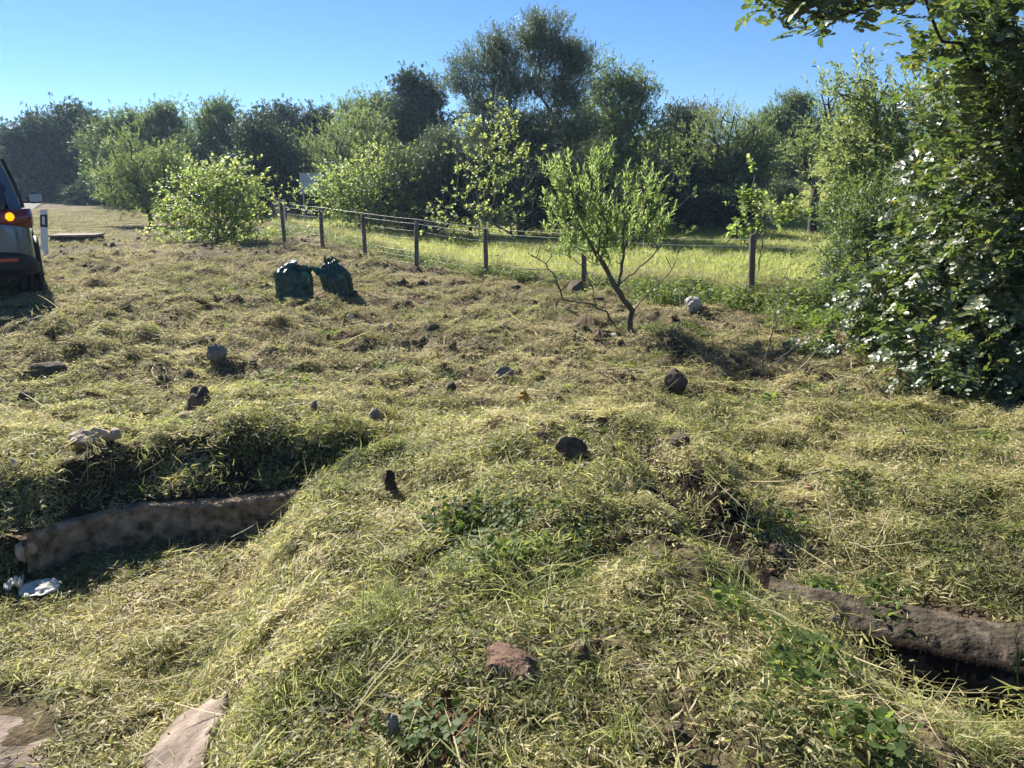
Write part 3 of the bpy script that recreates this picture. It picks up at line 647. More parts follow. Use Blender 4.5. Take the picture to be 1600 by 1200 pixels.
# ---------------------------------------------------------------- grass: patches instanced by geometry nodes
def blades(n, rad, ln, wd, el, rs, curve=.35, z=(0, .02), rb=(0, 1), seg=2, bunch=None):
    """n blades in a disc; el=(min,max) elevation in degrees"""
    r = rad*np.sqrt(rs.rand(n)); a = rs.rand(n)*6.283
    P = np.stack([r*np.cos(a), r*np.sin(a), rs.uniform(z[0], z[1], n)], -1)
    if bunch:
        c = rs.normal(0, rad*.5, (bunch, 3))*[1, 1, 0]; w = rs.randint(0, bunch, n)
        P[:, :2] = c[w, :2]+rs.normal(0, rad*.16, (n, 2))
        az = (rs.rand(bunch)*6.283)[w]+rs.normal(0, 1.1, n)
    else: az = rs.rand(n)*6.283
    e = np.radians(rs.uniform(el[0], el[1], n)); L = rs.uniform(ln[0], ln[1], n); Wd = rs.uniform(wd[0], wd[1], n)
    h = np.stack([np.cos(az), np.sin(az), 0*az], -1); sd_ = np.stack([-np.sin(az), np.cos(az), 0*az], -1)
    tw = rs.normal(0, .7, n); sv = sd_*np.cos(tw)[:, None]+np.array([0, 0, 1.])*np.sin(tw)[:, None]
    rows = []
    cv = rs.normal(curve, .25, n); lat = rs.normal(0, .18, n)
    for k in range(seg+1):
        t = k/seg; ee = e-cv*t*1.2
        p = P+h*(L*t*np.cos(ee))[:, None]+np.array([0, 0, 1.])*(L*t*np.sin(ee))[:, None]+sd_*(L*lat*t*t)[:, None]
        w = Wd*(1-t*.85 if k == seg else 1)*.5
        rows += [p-sv*w[:, None], p+sv*w[:, None]]
    V = np.stack(rows, 1); V[..., 2] = np.maximum(V[..., 2], -.01)
    k2 = 2*(seg+1)
    f = np.array([[2*k, 2*k+1, 2*k+3, 2*k+2] for k in range(seg)])
    F = f[None]+(np.arange(n)*k2)[:, None, None]
    rn = np.repeat(rs.uniform(rb[0], rb[1], n), k2)
    return V.reshape(-1, 3), F.reshape(-1, 4), rn
def roundleaves(n, rad, ln, rs, h=(.02, .07)):
    r = rad*np.sqrt(rs.rand(n)); a = rs.rand(n)*6.283
    P = np.stack([r*np.cos(a), r*np.sin(a), rs.uniform(h[0], h[1], n)], -1)
    d = rs.normal(0, 1, (n, 3)); d[:, 2] *= .25
    nn = np.array([0, 0, 1.])+rs.normal(0, .4, (n, 3))
    l = rs.uniform(ln[0], ln[1], n)
    return leaf_geo(P, d, nn, l, l*rs.uniform(.7, 1, n), 'oval', rs)
def cat3(*g):
    V, F = merge([(a, b) for a, b, c in g]); return V, F, np.concatenate([c for a, b, c in g])
def protos(name, gen, k, mat, seed):
    out = []
    for i in range(k):
        V, F, rn = gen(np.random.RandomState(seed+i))
        me = mesh_np(name, V, F, rn); me.materials.append(M[mat]); out.append(me)
    return out
_gn = {}
def scatter(name, mes, P, rot, scl, label=None, parent=None, cat=None):
    """one stuff object whose points carry instances of the given meshes"""
    k = len(mes); key = mes[0].name
    col = bpy.data.collections.new('protos_'+name)
    for i, me in enumerate(mes):
        o = bpy.data.objects.new('%s_sample_%02d' % (name, i), me); col.objects.link(o)
    me = bpy.data.meshes.new(name); n = len(P)
    me.vertices.add(n); me.vertices.foreach_set('co', P.astype(np.float32).ravel())
    a = me.attributes.new('rot', 'FLOAT_VECTOR', 'POINT'); a.data.foreach_set('vector', rot.astype(np.float32).ravel())
    a = me.attributes.new('scl', 'FLOAT', 'POINT'); a.data.foreach_set('value', scl.astype(np.float32))
    a = me.attributes.new('idx', 'INT', 'POINT'); a.data.foreach_set('value', np.random.RandomState(5).randint(0, k, n).astype(np.int32))
    o = link(name, me)
    ng = bpy.data.node_groups.new('scatter_'+name, 'GeometryNodeTree')
    ng.interface.new_socket('Geometry', in_out='INPUT', socket_type='NodeSocketGeometry')
    ng.interface.new_socket('Geometry', in_out='OUTPUT', socket_type='NodeSocketGeometry')
    N = ng.nodes.new; L = ng.links.new
    gi, go = N('NodeGroupInput'), N('NodeGroupOutput')
    ci = N('GeometryNodeCollectionInfo'); ci.inputs['Collection'].default_value = col
    ci.inputs['Separate Children'].default_value = True; ci.inputs['Reset Children'].default_value = True
    ip = N('GeometryNodeInstanceOnPoints'); ip.inputs['Pick Instance'].default_value = True
    def na(nm, ty):
        x = N('GeometryNodeInputNamedAttribute'); x.data_type = ty; x.inputs[0].default_value = nm
        return [s for s in x.outputs if s.enabled and s.name == 'Attribute'][0]
    L(gi.outputs[0], ip.inputs['Points']); L(ci.outputs[0], ip.inputs['Instance'])
    e2r = N('FunctionNodeEulerToRotation'); L(na('rot', 'FLOAT_VECTOR'), e2r.inputs[0]); L(e2r.outputs[0], ip.inputs['Rotation'])
    L(na('scl', 'FLOAT'), ip.inputs['Scale']); L(na('idx', 'INT'), ip.inputs['Instance Index'])
    L(ip.outputs[0], go.inputs[0])
    md = o.modifiers.new('scatter', 'NODES'); md.node_group = ng
    if parent is not None: o.parent = parent
    return tag(o, label, cat, kind='stuff')
def tilt_rot(x, y, rs, amt=1.0):
    e = .06; zx = (terrain(x+e, y)-terrain(x-e, y))/(2*e); zy = (terrain(x, y+e)-terrain(x, y-e))/(2*e)
    n = len(x); az = rs.rand(n)*6.283
    # euler XYZ with the yaw first: rotation = Rz(0)*tilt ; build from matrices
    nx, ny = -zx*amt, -zy*amt; nz = np.ones(n); l = np.sqrt(nx*nx+ny*ny+1); nx, ny, nz = nx/l, ny/l, nz/l
    # want R = T(n) * Rz(az); columns
    ux = np.stack([nz, 0*nz, -nx], -1); ux /= np.linalg.norm(ux, axis=1, keepdims=True)
    N_ = np.stack([nx, ny, nz], -1); vy = np.cross(N_, ux)
    c, s = np.cos(az)[:, None], np.sin(az)[:, None]
    X = ux*c+vy*s; Y = np.cross(N_, X)
    # to euler xyz (R = Rz Ry Rx)
    ey = -np.arcsin(np.clip(X[:, 2], -1, 1)); ex = np.arctan2(Y[:, 2], N_[:, 2]); ez = np.arctan2(X[:, 1], X[:, 0])
    return np.stack([ex, ey, ez], -1)
def polar_pts(n, y0, y1, rs, k=.76, pad=.9, bias=1.0):
    """points spread over the wedge seen by the camera, ~uniform per area"""
    y = np.sqrt(rs.rand(n)**bias*(y1*y1-y0*y0)+y0*y0); x = rs.uniform(-1, 1, n)*(k*y+pad)
    return x, y
def soilmask(x, y): return fbm(x+3, y+8, .9, 3)
EXCL = []   # (x, y, r) kept free
def free(x, y):
    m = np.ones(len(x), bool)
    for a, b, r in EXCL: m &= (x-a)**2+(y-b)**2 > r*r
    return m
def in_hole(x, y):
    yr = wall_y(x, WALL_R); lp = wall_y(x, LIP); d, sd_, (dep, wid) = seg_dist(x, y, CREASE)
    yl = wall_y(x, WALL_L)
    return ((x > 1.0) & (y > lp+.06) & (y < yr+.18)) | ((d < .17+.10*np.sin(x*9+y*7)) & (dep > .06) & (np.sin(x*813+y*431) > -.86)) | ((y > yl-.14) & (y < yl+.36) & (x < -1.15) & (x > -2.36) & ((y < yl+.02) | (np.sin(x*913+y*531) > .6)) & ((y < yl+.16) | (np.sin(x*913+y*531) > -.1)))

rsG = np.random.RandomState(99)
P_near = protos('cut_grass', lambda r: cat3(blades(80, .13, (.022, .075), (.0022, .005), (-8, 22), r, .1, (0, .03), bunch=14), blades(74, .13, (.012, .045), (.0028, .007), (-15, 26), r, .1, (0, .03)), blades(5, .12, (.04, .09), (.002, .004), (15, 60), r, .5), roundleaves(8, .12, (.01, .022), r, (.0, .02))), 8, 'clip', 200)
P_mid = protos('mown_grass', lambda r: cat3(blades(90, .17, (.025, .07), (.0035, .008), (-5, 20), r, .1, (0, .025)), blades(40, .17, (.015, .04), (.006, .014), (-8, 22), r)), 6, 'dry', 230)
P_midg = protos('mown_grass', lambda r: blades(90, .17, (.022, .065), (.0035, .007), (-4, 22), r, .12, bunch=8), 4, 'clip', 240)
P_tuft = protos('grass_tuft', lambda r: blades(46, .05, (.05, .16), (.0022, .0045), (35, 88), r, .5, (0, .005)), 5, 'tuft', 260)
P_weed = protos('weed', lambda r: cat3(roundleaves(44, .10, (.014, .032), r), blades(14, .07, (.03, .09), (.002, .004), (20, 80), r)), 5, 'weed', 280)
P_straw = protos('straw', lambda r: blades(9, .14, (.12, .32), (.0025, .0045), (-3, 14), r, .1, (.005, .04), (.55, 1), 3), 5, 'clip', 300)

def mown():
    rs = rsG
    x, y = polar_pts(6900, 1.05, 5.6, rs, bias=.9)
    # bare concrete at the lower left and soil patches
    conc = ((x < -1.30) & (y < 2.5)) | ((np.abs(x-(-1.05-(y-1.9)*.13)) < .13) & (y < 2.2))
    keep = ~in_hole(x, y) & ~(conc & (rs.rand(len(x)) > .22)) & ((soilmask(x, y) > -.17) | (rs.rand(len(x)) < .5)) & ((fbm(x*1.0-3, y+5, 3.8, 2) > -.20) | (rs.rand(len(x)) < .22))
    x, y = x[keep], y[keep]
    scatter('cut_grass', P_near, np.stack([x, y, terrain(x, y)+.004], -1), tilt_rot(x, y, rs), rs.uniform(.7, 1.25, len(x)), 'mown grass clippings lying over the near mound and ditch')
    x, y = polar_pts(14500, 5.2, 14.5, rs)
    keep = (y < fence_y(x)-.1) & ((soilmask(x, y) > -.1) | (rs.rand(len(x)) < .4)) & ((fbm(x-3, y+5, 2.6, 2) > -.18) | (rs.rand(len(x)) < .25))
    x, y = x[keep], y[keep]
    scatter('mown_grass', P_mid, np.stack([x, y, terrain(x, y)+.004], -1), tilt_rot(x, y, rs), rs.uniform(.55, 1.15, len(x)), 'dry mown grass on the middle of the verge')
    x, y = polar_pts(5200, 5.0, 12, rs)
    keep = (y < fence_y(x)-.1) & (fbm(x-9, y+1, 1.1, 3) > .02+.03*(y-5)) ; x, y = x[keep], y[keep]
    scatter('green_mown_grass', P_midg, np.stack([x, y, terrain(x, y)+.006], -1), tilt_rot(x, y, rs), rs.uniform(.6, 1.1, len(x)), 'greener mown grass nearer the mound')
    x, y = polar_pts(15000, 13, 42, rs)
    keep = (y < fence_y(x)-.1) & ((soilmask(x, y) > -.1) | (rs.rand(len(x)) < .25))
    x, y = x[keep], y[keep]
    scatter('far_mown_grass', P_mid, np.stack([x, y, terrain(x, y)+.004], -1), tilt_rot(x, y, rs), rs.uniform(.9, 1.8, len(x)), 'thin dry mown grass on the far verge')
mown()

def tufts():
    rs = rsG
    x, y = polar_pts(700, 1.2, 7, rs)
    m = fbm(x*1.3-5, y*1.3+2, 1.3, 3) > .2
    keep = m & ~((x < -1.2) & (y < 2.5)); x, y = x[keep], y[keep]
    # named clumps seen in the photograph: pixel, count, spread
    ex = []
    for u, v, n, s in [(840, 900, 50, .15), (800, 930, 20, .12), (1160, 930, 22, .09), (600, 950, 22, .10), (380, 840, 10, .2), (620, 880, 12, .12), (500, 1060, 8, .12), (1300, 1060, 14, .2), (1440, 1110, 14, .18),
                       (720, 790, 14, .15), (1500, 760, 14, .25), (1360, 830, 14, .25), (960, 1090, 12, .15), (380, 1110, 14, .12), (500, 690, 10, .2), (1050, 950, 12, .15)]:
        p = gnd(u, v, False); ex.append(np.stack([p[0]+rs.normal(0, s, n), p[1]+rs.normal(0, s, n)], -1))
    e = np.concatenate(ex); x = np.concatenate([x, e[:, 0]]); y = np.concatenate([y, e[:, 1]])
    keep = ~in_hole(x, y); x, y = x[keep], y[keep]
    scatter('grass_tuft', P_tuft, np.stack([x, y, terrain(x, y)], -1), tilt_rot(x, y, rs, .4)+rs.normal(0, .25, (len(x), 3))*[1, 1, 0], rs.uniform(.4, .95, len(x)), 'green grass tufts missed by the mower on the mound')
    x, y = polar_pts(2000, 1.2, 12, rs)
    keep = (fbm(x-15, y+12, 1.5, 3) > .2) & (y < fence_y(x)-.2)
    x, y = x[keep], y[keep]; ex = []
    for u, v, n, s in [(820, 880, 20, .14), (750, 820, 16, .12), (1230, 1030, 14, .10), (1190, 1080, 6, .1), (1300, 1170, 5, .1), (450, 610, 16, .25), (620, 590, 12, .2), (1190, 650, 20, .2), (1560, 700, 20, .25), (1290, 940, 14, .12)]:
        p = gnd(u, v, False); ex.append(np.stack([p[0]+rs.normal(0, s, n), p[1]+rs.normal(0, s, n)], -1))
    e = np.concatenate(ex); x = np.concatenate([x, e[:, 0]]); y = np.concatenate([y, e[:, 1]])
    keep = ~in_hole(x, y) & ~((x < -1.2) & (y < 2.5)); x, y = x[keep], y[keep]
    scatter('low_weeds', P_weed, np.stack([x, y, terrain(x, y)], -1), tilt_rot(x, y, rs), rs.uniform(.6, 1.15, len(x)), 'patches of low round leaved weeds in the mown grass')
    x, y = polar_pts(600, 1.3, 9, rs)
    keep = ~in_hole(x, y); x, y = x[keep], y[keep]
    scatter('straw', P_straw, np.stack([x, y, terrain(x, y)+.012], -1), tilt_rot(x, y, rs), rs.uniform(.6, 1.2, len(x)), 'long loose straws scattered over the cut grass')
tufts()

P_field = protos('field_grass', lambda r: blades(90, .35, (.10, .34), (.005, .010), (45, 88), r, .5, (0, .01)), 6, 'field', 320)
P_dry = protos('dry_stalks', lambda r: blades(26, .14, (.25, .65), (.002, .004), (60, 90), r, .35, (0, .01), seg=3), 5, 'dryg', 340)
P_bank = protos('bank_weed', lambda r: cat3(roundleaves(50, .14, (.02, .045), r, (.02, .2)), blades(30, .10, (.10, .28), (.003, .006), (40, 88), r, .4)), 5, 'bankw', 360)
def meadow():
    rs = rsG
    x, y = polar_pts(9000, 8, 34, rs, .8, 2)
    keep = (y > fence_y(x)+.15); x, y = x[keep], y[keep]
    scatter('field_grass', P_field, np.stack([x, y, terrain(x, y)], -1), tilt_rot(x, y, rs, .3), rs.uniform(.6, 1.15, len(x)), 'lush yellow green grass of the field behind the wire fence')
    x, y = polar_pts(6500, 33, 85, rs, .8, 2); keep = y > fence_y(x)+.2; x, y = x[keep], y[keep]
    scatter('far_field_grass', P_field, np.stack([x, y, terrain(x, y)], -1), tilt_rot(x, y, rs, .3), rs.uniform(1.3, 2.4, len(x)), 'distant field grass between the trees')
    n = 1500; x = rs.uniform(-9, 7.5, n); y = fence_y(x)+rs.normal(.1, .28, n)
    scatter('bank_weeds', P_bank, np.stack([x, y, terrain(x, y)], -1), tilt_rot(x, y, rs, .3), rs.uniform(.5, 1.15, n), 'uncut weeds along the foot of the wire fence')
    n = 900; x = np.concatenate([rs.uniform(1.8, 6.5, n//2), rs.uniform(-9, 6, n-n//2)]); y = fence_y(x)+rs.normal(.35, .35, n)
    scatter('dry_stalks', P_dry, np.stack([x, y, terrain(x, y)], -1), tilt_rot(x, y, rs, .3), rs.uniform(.5, 1.0, n), 'thin dry stalks standing along the wire fence')
    # taller weeds in front of the bush right of the nearest post
    ex = []
    for u, v, k, s in [(1130, 480, 60, .45), (1220, 470, 60, .4), (1270, 490, 50, .4), (1060, 470, 40, .4), (1300, 520, 30, .3), (300, 375, 20, .6), (400, 372, 60, .8)]:
        p = gnd(u, v, False); ex.append(np.stack([p[0]+rs.normal(0, s, k), p[1]+rs.normal(0, s*.7, k)], -1))
    e = np.concatenate(ex); x, y = e[:, 0], e[:, 1]
    scatter('tall_weeds', P_bank, np.stack([x, y, terrain(x, y)], -1), tilt_rot(x, y, rs, .2), rs.uniform(.8, 1.5, len(x)), 'taller leafy weeds around the nearest fence post')
meadow()

# ---------------------------------------------------------------- rocks, clods, litter, twigs
def rock_mesh(name, sx, sy, sz, seed, mat, sub=3, rough=.28, flat=0):
    bm = bmesh.new(); bmesh.ops.create_icosphere(bm, subdivisions=sub, radius=.5)
    rs = np.random.RandomState(seed); pl = rs.normal(0, 1, (9, 3)); pl /= np.linalg.norm(pl, axis=1, keepdims=True); off = rs.uniform(.30, .46, 9)
    for v in bm.verts:
        c = np.array(v.co)
        for n_, o_ in zip(pl, off):          # chipped faces
            dd = c@n_-o_
            if dd > 0: c = c-n_*dd*.85
        k = 1+rough*float(fbm(c[0]*3+seed, c[1]*3+c[2]*2, 1.5, 3))
        c = c*k
        if flat and c[2] > .5-flat: c[2] = .5-flat
        v.co = (c[0]*sx, c[1]*sy, c[2]*sz)
    me = bm_mesh(name, bm, smooth=False); me.materials.append(M[mat]); return me
def put(name, me, u, v, label, cat, dz=0, rot=None, group=None):
    p = gnd(u, v)
    o = link(name, me, loc=(p[0], p[1], p[2]+dz)); rr = random.Random(int(u*7+v))
    o.rotation_euler = rot or (rr.uniform(-.2, .2), rr.uniform(-.2, .2), rr.uniform(0, 6.28))
    return tag(o, label, cat, group)
def px(u, v): p = gnd(u, v, False); return math.hypot(p[0], p[1]+.3)/FPX    # metres per photo pixel there

rk = [  # u, v(base), width px, height px, material, name, category, label
 (1083, 486, 26, 17, 'whitestone', 'rock', 'rock', 'white rock in the weeds left of the nearest fence post'),
 (1053, 610, 32, 26, 'darkstone', 'clod', 'clod', 'round upright brown clod on the verge below the bare sapling'),
 (893, 722, 46, 34, 'darkstone', 'clod', 'clod', 'pointed dark clod beside the black flat stone on the mound'),
 (1062, 702, 26, 18, 'darkstone', 'clod', 'clod', 'small dark clod right of the pointed clod'),
 (70, 592, 46, 18, 'darkstone', 'clod', 'clod', 'flat dark clod below the car on the left'),
 (42, 632, 22, 14, 'darkstone', 'clod', 'clod', 'small dark clod left above the ditch bank'),
 (315, 648, 34, 34, 'darkstone', 'clod', 'clod', 'blocky black clod on the bank above the ditch'),
 (340, 564, 24, 16, 'stone', 'rock', 'rock', 'grey angular stone on the verge above the ditch'),
 (330, 538, 16, 10, 'darkstone', 'clod', 'clod', 'dark clod just behind the grey angular stone'),
 (638, 480, 14, 9, 'darkstone', 'clod', 'clod', 'small dark clod right of the green bags'),
 (704, 612, 18, 14, 'darkstone', 'clod', 'clod', 'small dark clod on the verge left of the orange leaf'),
 (787, 596, 26, 16, 'stone', 'rock', 'rock', 'grass covered stone behind the orange leaf'),
 (875, 577, 34, 12, 'darkstone', 'clod', 'clod', 'long low dark clod on the verge below the lone shrub'),
 (587, 663, 20, 16, 'stone', 'rock', 'rock', 'grey stone in the grass on the left of the mound'),
 (490, 645, 14, 16, 'stone', 'rock', 'rock', 'small standing pale stone above the ditch end'),
 (148, 697, 50, 18, 'pale', 'rock', 'rock', 'pale pinkish broken block on the bank over the ditch'),
 (182, 692, 18, 12, 'pale', 'rock', 'rock', 'small pale chip right of the broken block'),
 (290, 661, 24, 9, 'pale', 'rock', 'rock', 'flat pale chip below the blocky black clod'),
 (42, 880, 30, 22, 'pale', 'rock', 'rock', 'pale rough stone at the left end of the ditch wall'),
 (22, 735, 12, 14, 'whitestone', 'rock', 'rock', 'small whitish stone in the shaded ditch bank at far left'),
 (183, 872, 22, 10, 'redstone', 'rock', 'rock', 'reddish stone chip on the ditch floor below the wall'),
 (265, 996, 18, 12, 'whitestone', 'rock', 'rock', 'small white chip at the edge of the inclined slab'),
 (613, 1162, 24, 34, 'stone', 'rock', 'rock', 'grey pointed stone near the bottom centre'),
 (800, 1062, 84, 42, 'redstone', 'rock', 'rock', 'big reddish lump of hard earth in the foreground grass'),
 (905, 1035, 36, 22, 'redstone', 'rock', 'rock', 'smaller reddish lump right of the big reddish one'),
 (857, 700, 11, 9, 'whitestone', 'rock', 'rock', 'tiny white chip in front of the black flat stone'),
 (795, 738, 18, 6, 'whitestone', 'rock', 'rock', 'thin whitish chip on top of the mound'),
 (1210, 866, 28, 14, 'darkstone', 'clod', 'clod', 'dark clod in the crease right of the mound'),
 (1130, 590, 10, 8, 'stone', 'rock', 'rock', 'small stone at the foot of the bare sapling'),
 (960, 530, 14, 7, 'whitestone', 'rock', 'rock', 'pale chip left of the lone shrub foot'),
 (905, 528, 12, 6, 'whitestone', 'rock', 'rock', 'pale chip in the open left of the lone shrub'),
 (548, 500, 10, 7, 'whitestone', 'rock', 'rock', 'tiny pale stone below the right green bag'),
 (610, 514, 9, 7, 'whitestone', 'rock', 'rock', 'tiny pale stone midway between bags and mound'),
]
for i, (u, v, w, h, m, nm, c, lb) in enumerate(rk):
    s = px(u, v); W_, H_ = w*s, h*s
    put(nm, rock_mesh(nm, W_*1.15, W_*.9, H_*1.5, 400+i, m, 3 if w > 20 else 2), u, v, lb, c, dz=H_*.4+(.03 if m in ('pale', 'stone') and w > 14 else .01))
# black flat stone on edge and dark peg
s = px(852, 690)
put('flat_stone', rock_mesh('flat_stone', 40*s, .05, 22*s*1.7, 470, 'darkstone', 3, .1), 852, 692, 'black flat stone standing on edge on top of the mound', 'rock', dz=.02, rot=(-.5, 0, .1))
s = px(611, 772)
def peg():
    b = gnd(612, 774); t = np.linspace(0, 1, 7)[:, None]
    P = np.array([0, 0, -.03])+t*np.array([-.01, 0, .16-.03+.03])
    V, F = tube_path(P, np.array([.034, .034, .032, .03, .029, .027, .012]), 9)
    V = V+np.random.RandomState(2).normal(0, .0025, V.shape)
    o = link('stump', mesh_np('stump', V, F, smooth=True), M['darkbark'], loc=b); tag(o, 'short dark cut stump poking up left on the mound', 'stump')
peg()
# small clods everywhere (uncountable)
def clods():
    rs = rsG; mes = [rock_mesh('earth_clod', .05, .045, .035, 500+i, 'darkstone', 1) for i in range(5)]
    mes += [rock_mesh('pebble', .03, .025, .016, 510+i, 'redstone', 1) for i in range(3)]
    x, y = polar_pts(3800, 1.2, 22, rs, bias=.8); keep = (y < fence_y(x)) & ~in_hole(x, y); x, y = x[keep], y[keep]
    scatter('earth_clods', mes, np.stack([x, y, terrain(x, y)+.008], -1), rs.rand(len(x), 3)*6.28, rs.gamma(3, .42, len(x))*np.clip(.7+y*.06, .8, 1.4), 'small loose earth clods and pebbles strewn over the verge')
clods()

def long_clump(u, v, n, rad, seed, label):
    p = gnd(u, v); rs = np.random.RandomState(seed)
    V, F, rn = blades(n, rad, (.12, .30), (.0022, .0045), (25, 80), rs, .75, (0, .01), (.35, 1), 4)
    tag(link('long_grass', mesh_np('long_grass', V, F, rn), M['tuft'], loc=p), label, 'grass', kind='stuff')
long_clump(835, 935, 330, .15, 3, 'bright clump of long arching grass in the middle of the mound')
long_clump(600, 985, 120, .09, 4, 'upright clump of longer grass left of the bright arching clump')
long_clump(1160, 950, 110, .07, 5, 'short bright grass clump at the left end of the dark kerb')
def crumbs():
    rs = rsG; mes = [rock_mesh('soil_crumb', .016, .014, .010, 530+i, 'darkstone' if i % 2 else 'redstone', 1) for i in range(4)]
    x, y = polar_pts(9000, 1.1, 6, rs, bias=.9); keep = ~((x > 1.0) & (y > wall_y(x, LIP)) & (y < wall_y(x, WALL_R)+.02)) & ~((x < -.85) & (y < 2.5)) & ((soilmask(x, y) < -.05) | (rs.rand(len(x)) < .3)); x, y = x[keep], y[keep]
    scatter('soil_crumbs', mes, np.stack([x, y, terrain(x, y)+.003], -1), rs.rand(len(x), 3)*6.28, rs.gamma(2.5, .4, len(x)), 'crumbs of soil between the clippings on the near mound')
crumbs()

def crumpled(name, sx, sy, sz, seed, mat, nx=14):
    rs = np.random.RandomState(seed); g = np.linspace(-1, 1, nx); X, Y = np.meshgrid(g, g)
    k = 1-.12*(X**2+Y**2)*.5; Z = .7*np.abs(fbm(X*1.0+seed, Y, 1.6, 4, .6))*2+.25*(1-X**2)*(1-Y**2)
    Xc, Yc = X*np.sqrt(1-Y**2/2.4), Y*np.sqrt(1-X**2/2.4)
    V = np.stack([Xc*sx*.5, Yc*sy*.5, Z*sz], -1).reshape(-1, 3)
    i = np.arange(nx-1)[:, None]*nx+np.arange(nx-1)[None]; F = np.stack([i, i+1, i+nx+1, i+nx], -1).reshape(-1, 4)
    V2 = V.copy(); V2[:, 2] -= .004; F2 = F[:, ::-1]+len(V)
    me = mesh_np(name, np.concatenate([V, V2]), np.concatenate([F, F2])); me.materials.append(M[mat]); return me
put('litter', crumpled('litter', .17, .12, .014, 11, 'paper'), 64, 934, 'larger flattened white paper on the ditch floor', 'litter', dz=.05, rot=(.25, 0, .5))
put('litter', crumpled('litter', .09, .08, .05, 12, 'paper'), 24, 932, 'smaller crumpled white paper left of the flattened one', 'litter', dz=.05, rot=(.2, 0, 1.9))
M['orange'] = noise_mat('orange_leaf', [(.3, (.45, .22, .03)), (.7, (.65, .38, .06))], 20, 3, .6, .2)
M['yellow'] = noise_mat('yellow_leaf', [(.3, (.6, .45, .03)), (.7, (.75, .6, .05))], 20, 3, .6, .2)
M['redlit'] = noise_mat('red_scrap', [(.3, (.5, .08, .05)), (.7, (.65, .14, .08))], 20, 3, .6, .2)
put('fallen_leaf', crumpled('fallen_leaf', .07, .09, .05, 13, 'orange', 8), 818, 628, 'orange dead leaf standing in the grass behind the mound', 'leaf', dz=.03, rot=(1.0, .1, .3))
for u, v, m, lb in [(682, 553, 'redlit', 'small red scrap farther back on the verge'), (648, 610, 'redlit', 'small red scrap left of the small dark clod'), (722, 608, 'redlit', 'small red scrap right of the small dark clod'),
                    (1262, 768, 'redlit', 'orange red scrap on the right verge'), (1295, 588, 'orange', 'orange dead leaf under the near dark tree'), (1146, 575, 'yellow', 'yellow leaf at the bare sapling foot'),
                    (77, 624, 'yellow', 'yellow flower head left above the ditch'), (700, 826, 'yellow', 'yellow flower head in the grass on the mound top'), (1370, 1028, 'yellow', 'yellow flower head by the right ditch edge'), (1225, 1052, 'yellow', 'yellow flower head among the low weeds')]:
    put('scrap' if m == 'redlit' else 'petal_leaf', crumpled('scrap', .035, .03, .02, int(u), m, 6), u, v, lb, 'litter' if m == 'redlit' else 'leaf', dz=.02, rot=(.6, .1, .4))

def twig(label, pts, r, mat='darkbark', name='twig', branches=()):
    P = [np.array(p, float) for p in pts]; b = P[0].copy()
    out = []
    for path, rr in [(P, r)]+[([np.array(a, float) for a in bp], brr) for bp, brr in branches]:
        path = np.array(path); n = len(path); t = np.linspace(0, n-1, n*4)
        Q = np.stack([np.interp(t, np.arange(n), path[:, i]) for i in range(3)], -1)
        rs = np.random.RandomState(n); Q[1:-1] += rs.normal(0, rr*.5, Q[1:-1].shape)
        out.append(tube_path(Q-b, np.linspace(rr, rr*.35, len(Q)), 6))
    V, F = merge(out)
    o = link(name, mesh_np(name, V, F, smooth=True), M[mat], loc=b); return o
def gp(u, v, h=.02): p = gnd(u, v); return p+[0, 0, h]
tag(twig('', [gp(600, 1102, .03), gp(628, 1110, .035), gp(660, 1118, .03)], .007, branches=[([gp(655, 1117, .03), gp(672, 1108, .05), gp(684, 1100, .06)], .004)]), 'forked dark stick lying at the bottom centre', 'stick')
tag(twig('', [gp(664, 885, .03), gp(690, 875, .05), gp(718, 862, .04)], .010), 'thick dark stick in the middle of the mound', 'stick')
tag(twig('', [gp(1225, 752, .02), gp(1300, 745, .04), gp(1352, 752, .03)], .008, 'greybark', branches=[([gp(1310, 748, .04), gp(1328, 738, .06)], .006)]), 'long pale branch lying on the right verge', 'stick')
tag(twig('', [gp(1220, 740, .02), gp(1245, 755, .03), gp(1262, 764, .02)], .006, 'greybark'), 'short pale stick crossing the long pale branch', 'stick')
tag(twig('', [gp(232, 588, .02), gp(243, 592, .12), gp(256, 600, .06)], .012), 'short dark arched root above the ditch bank', 'root')
tag(twig('', [gp(755, 655, .0), gp(751, 645, .10), gp(757, 640, .13)], .006, branches=[([gp(752, 645, .09), gp(775, 650, .10), gp(795, 647, .11)], .004)]), 'small bare forked twig upright behind the mound', 'twig')
tag(twig('', [gp(1068, 560, .0), gp(1062, 510, .2), gp(1058, 470, .35)], .006, 'bark'), 'single thin bare stem leaning right of the lone shrub', 'twig')
tag(twig('', [gp(1600, 1105, .0), np.array(at(1590, 1060, 2.25)), np.array(at(1588, 1000, 2.25)), np.array(at(1592, 975, 2.26))], .0035, 'fig', branches=[([np.array(at(1588, 1050, 2.25)), np.array(at(1598, 1010, 2.25))], .003)]), 'single green stem bending over the dark ditch at the right edge', 'stem')
# reddish stem bottom centre
M['redstem'] = noise_mat('red_stem', [(.3, (.35, .10, .06)), (.7, (.5, .16, .09))], 20, 3, .6, .2)
tag(twig('', [gp(690, 1200, .02), gp(715, 1180, .06), gp(760, 1140, .08)], .0028, 'redstem'), 'thin reddish stem lying at the bottom centre', 'stem')

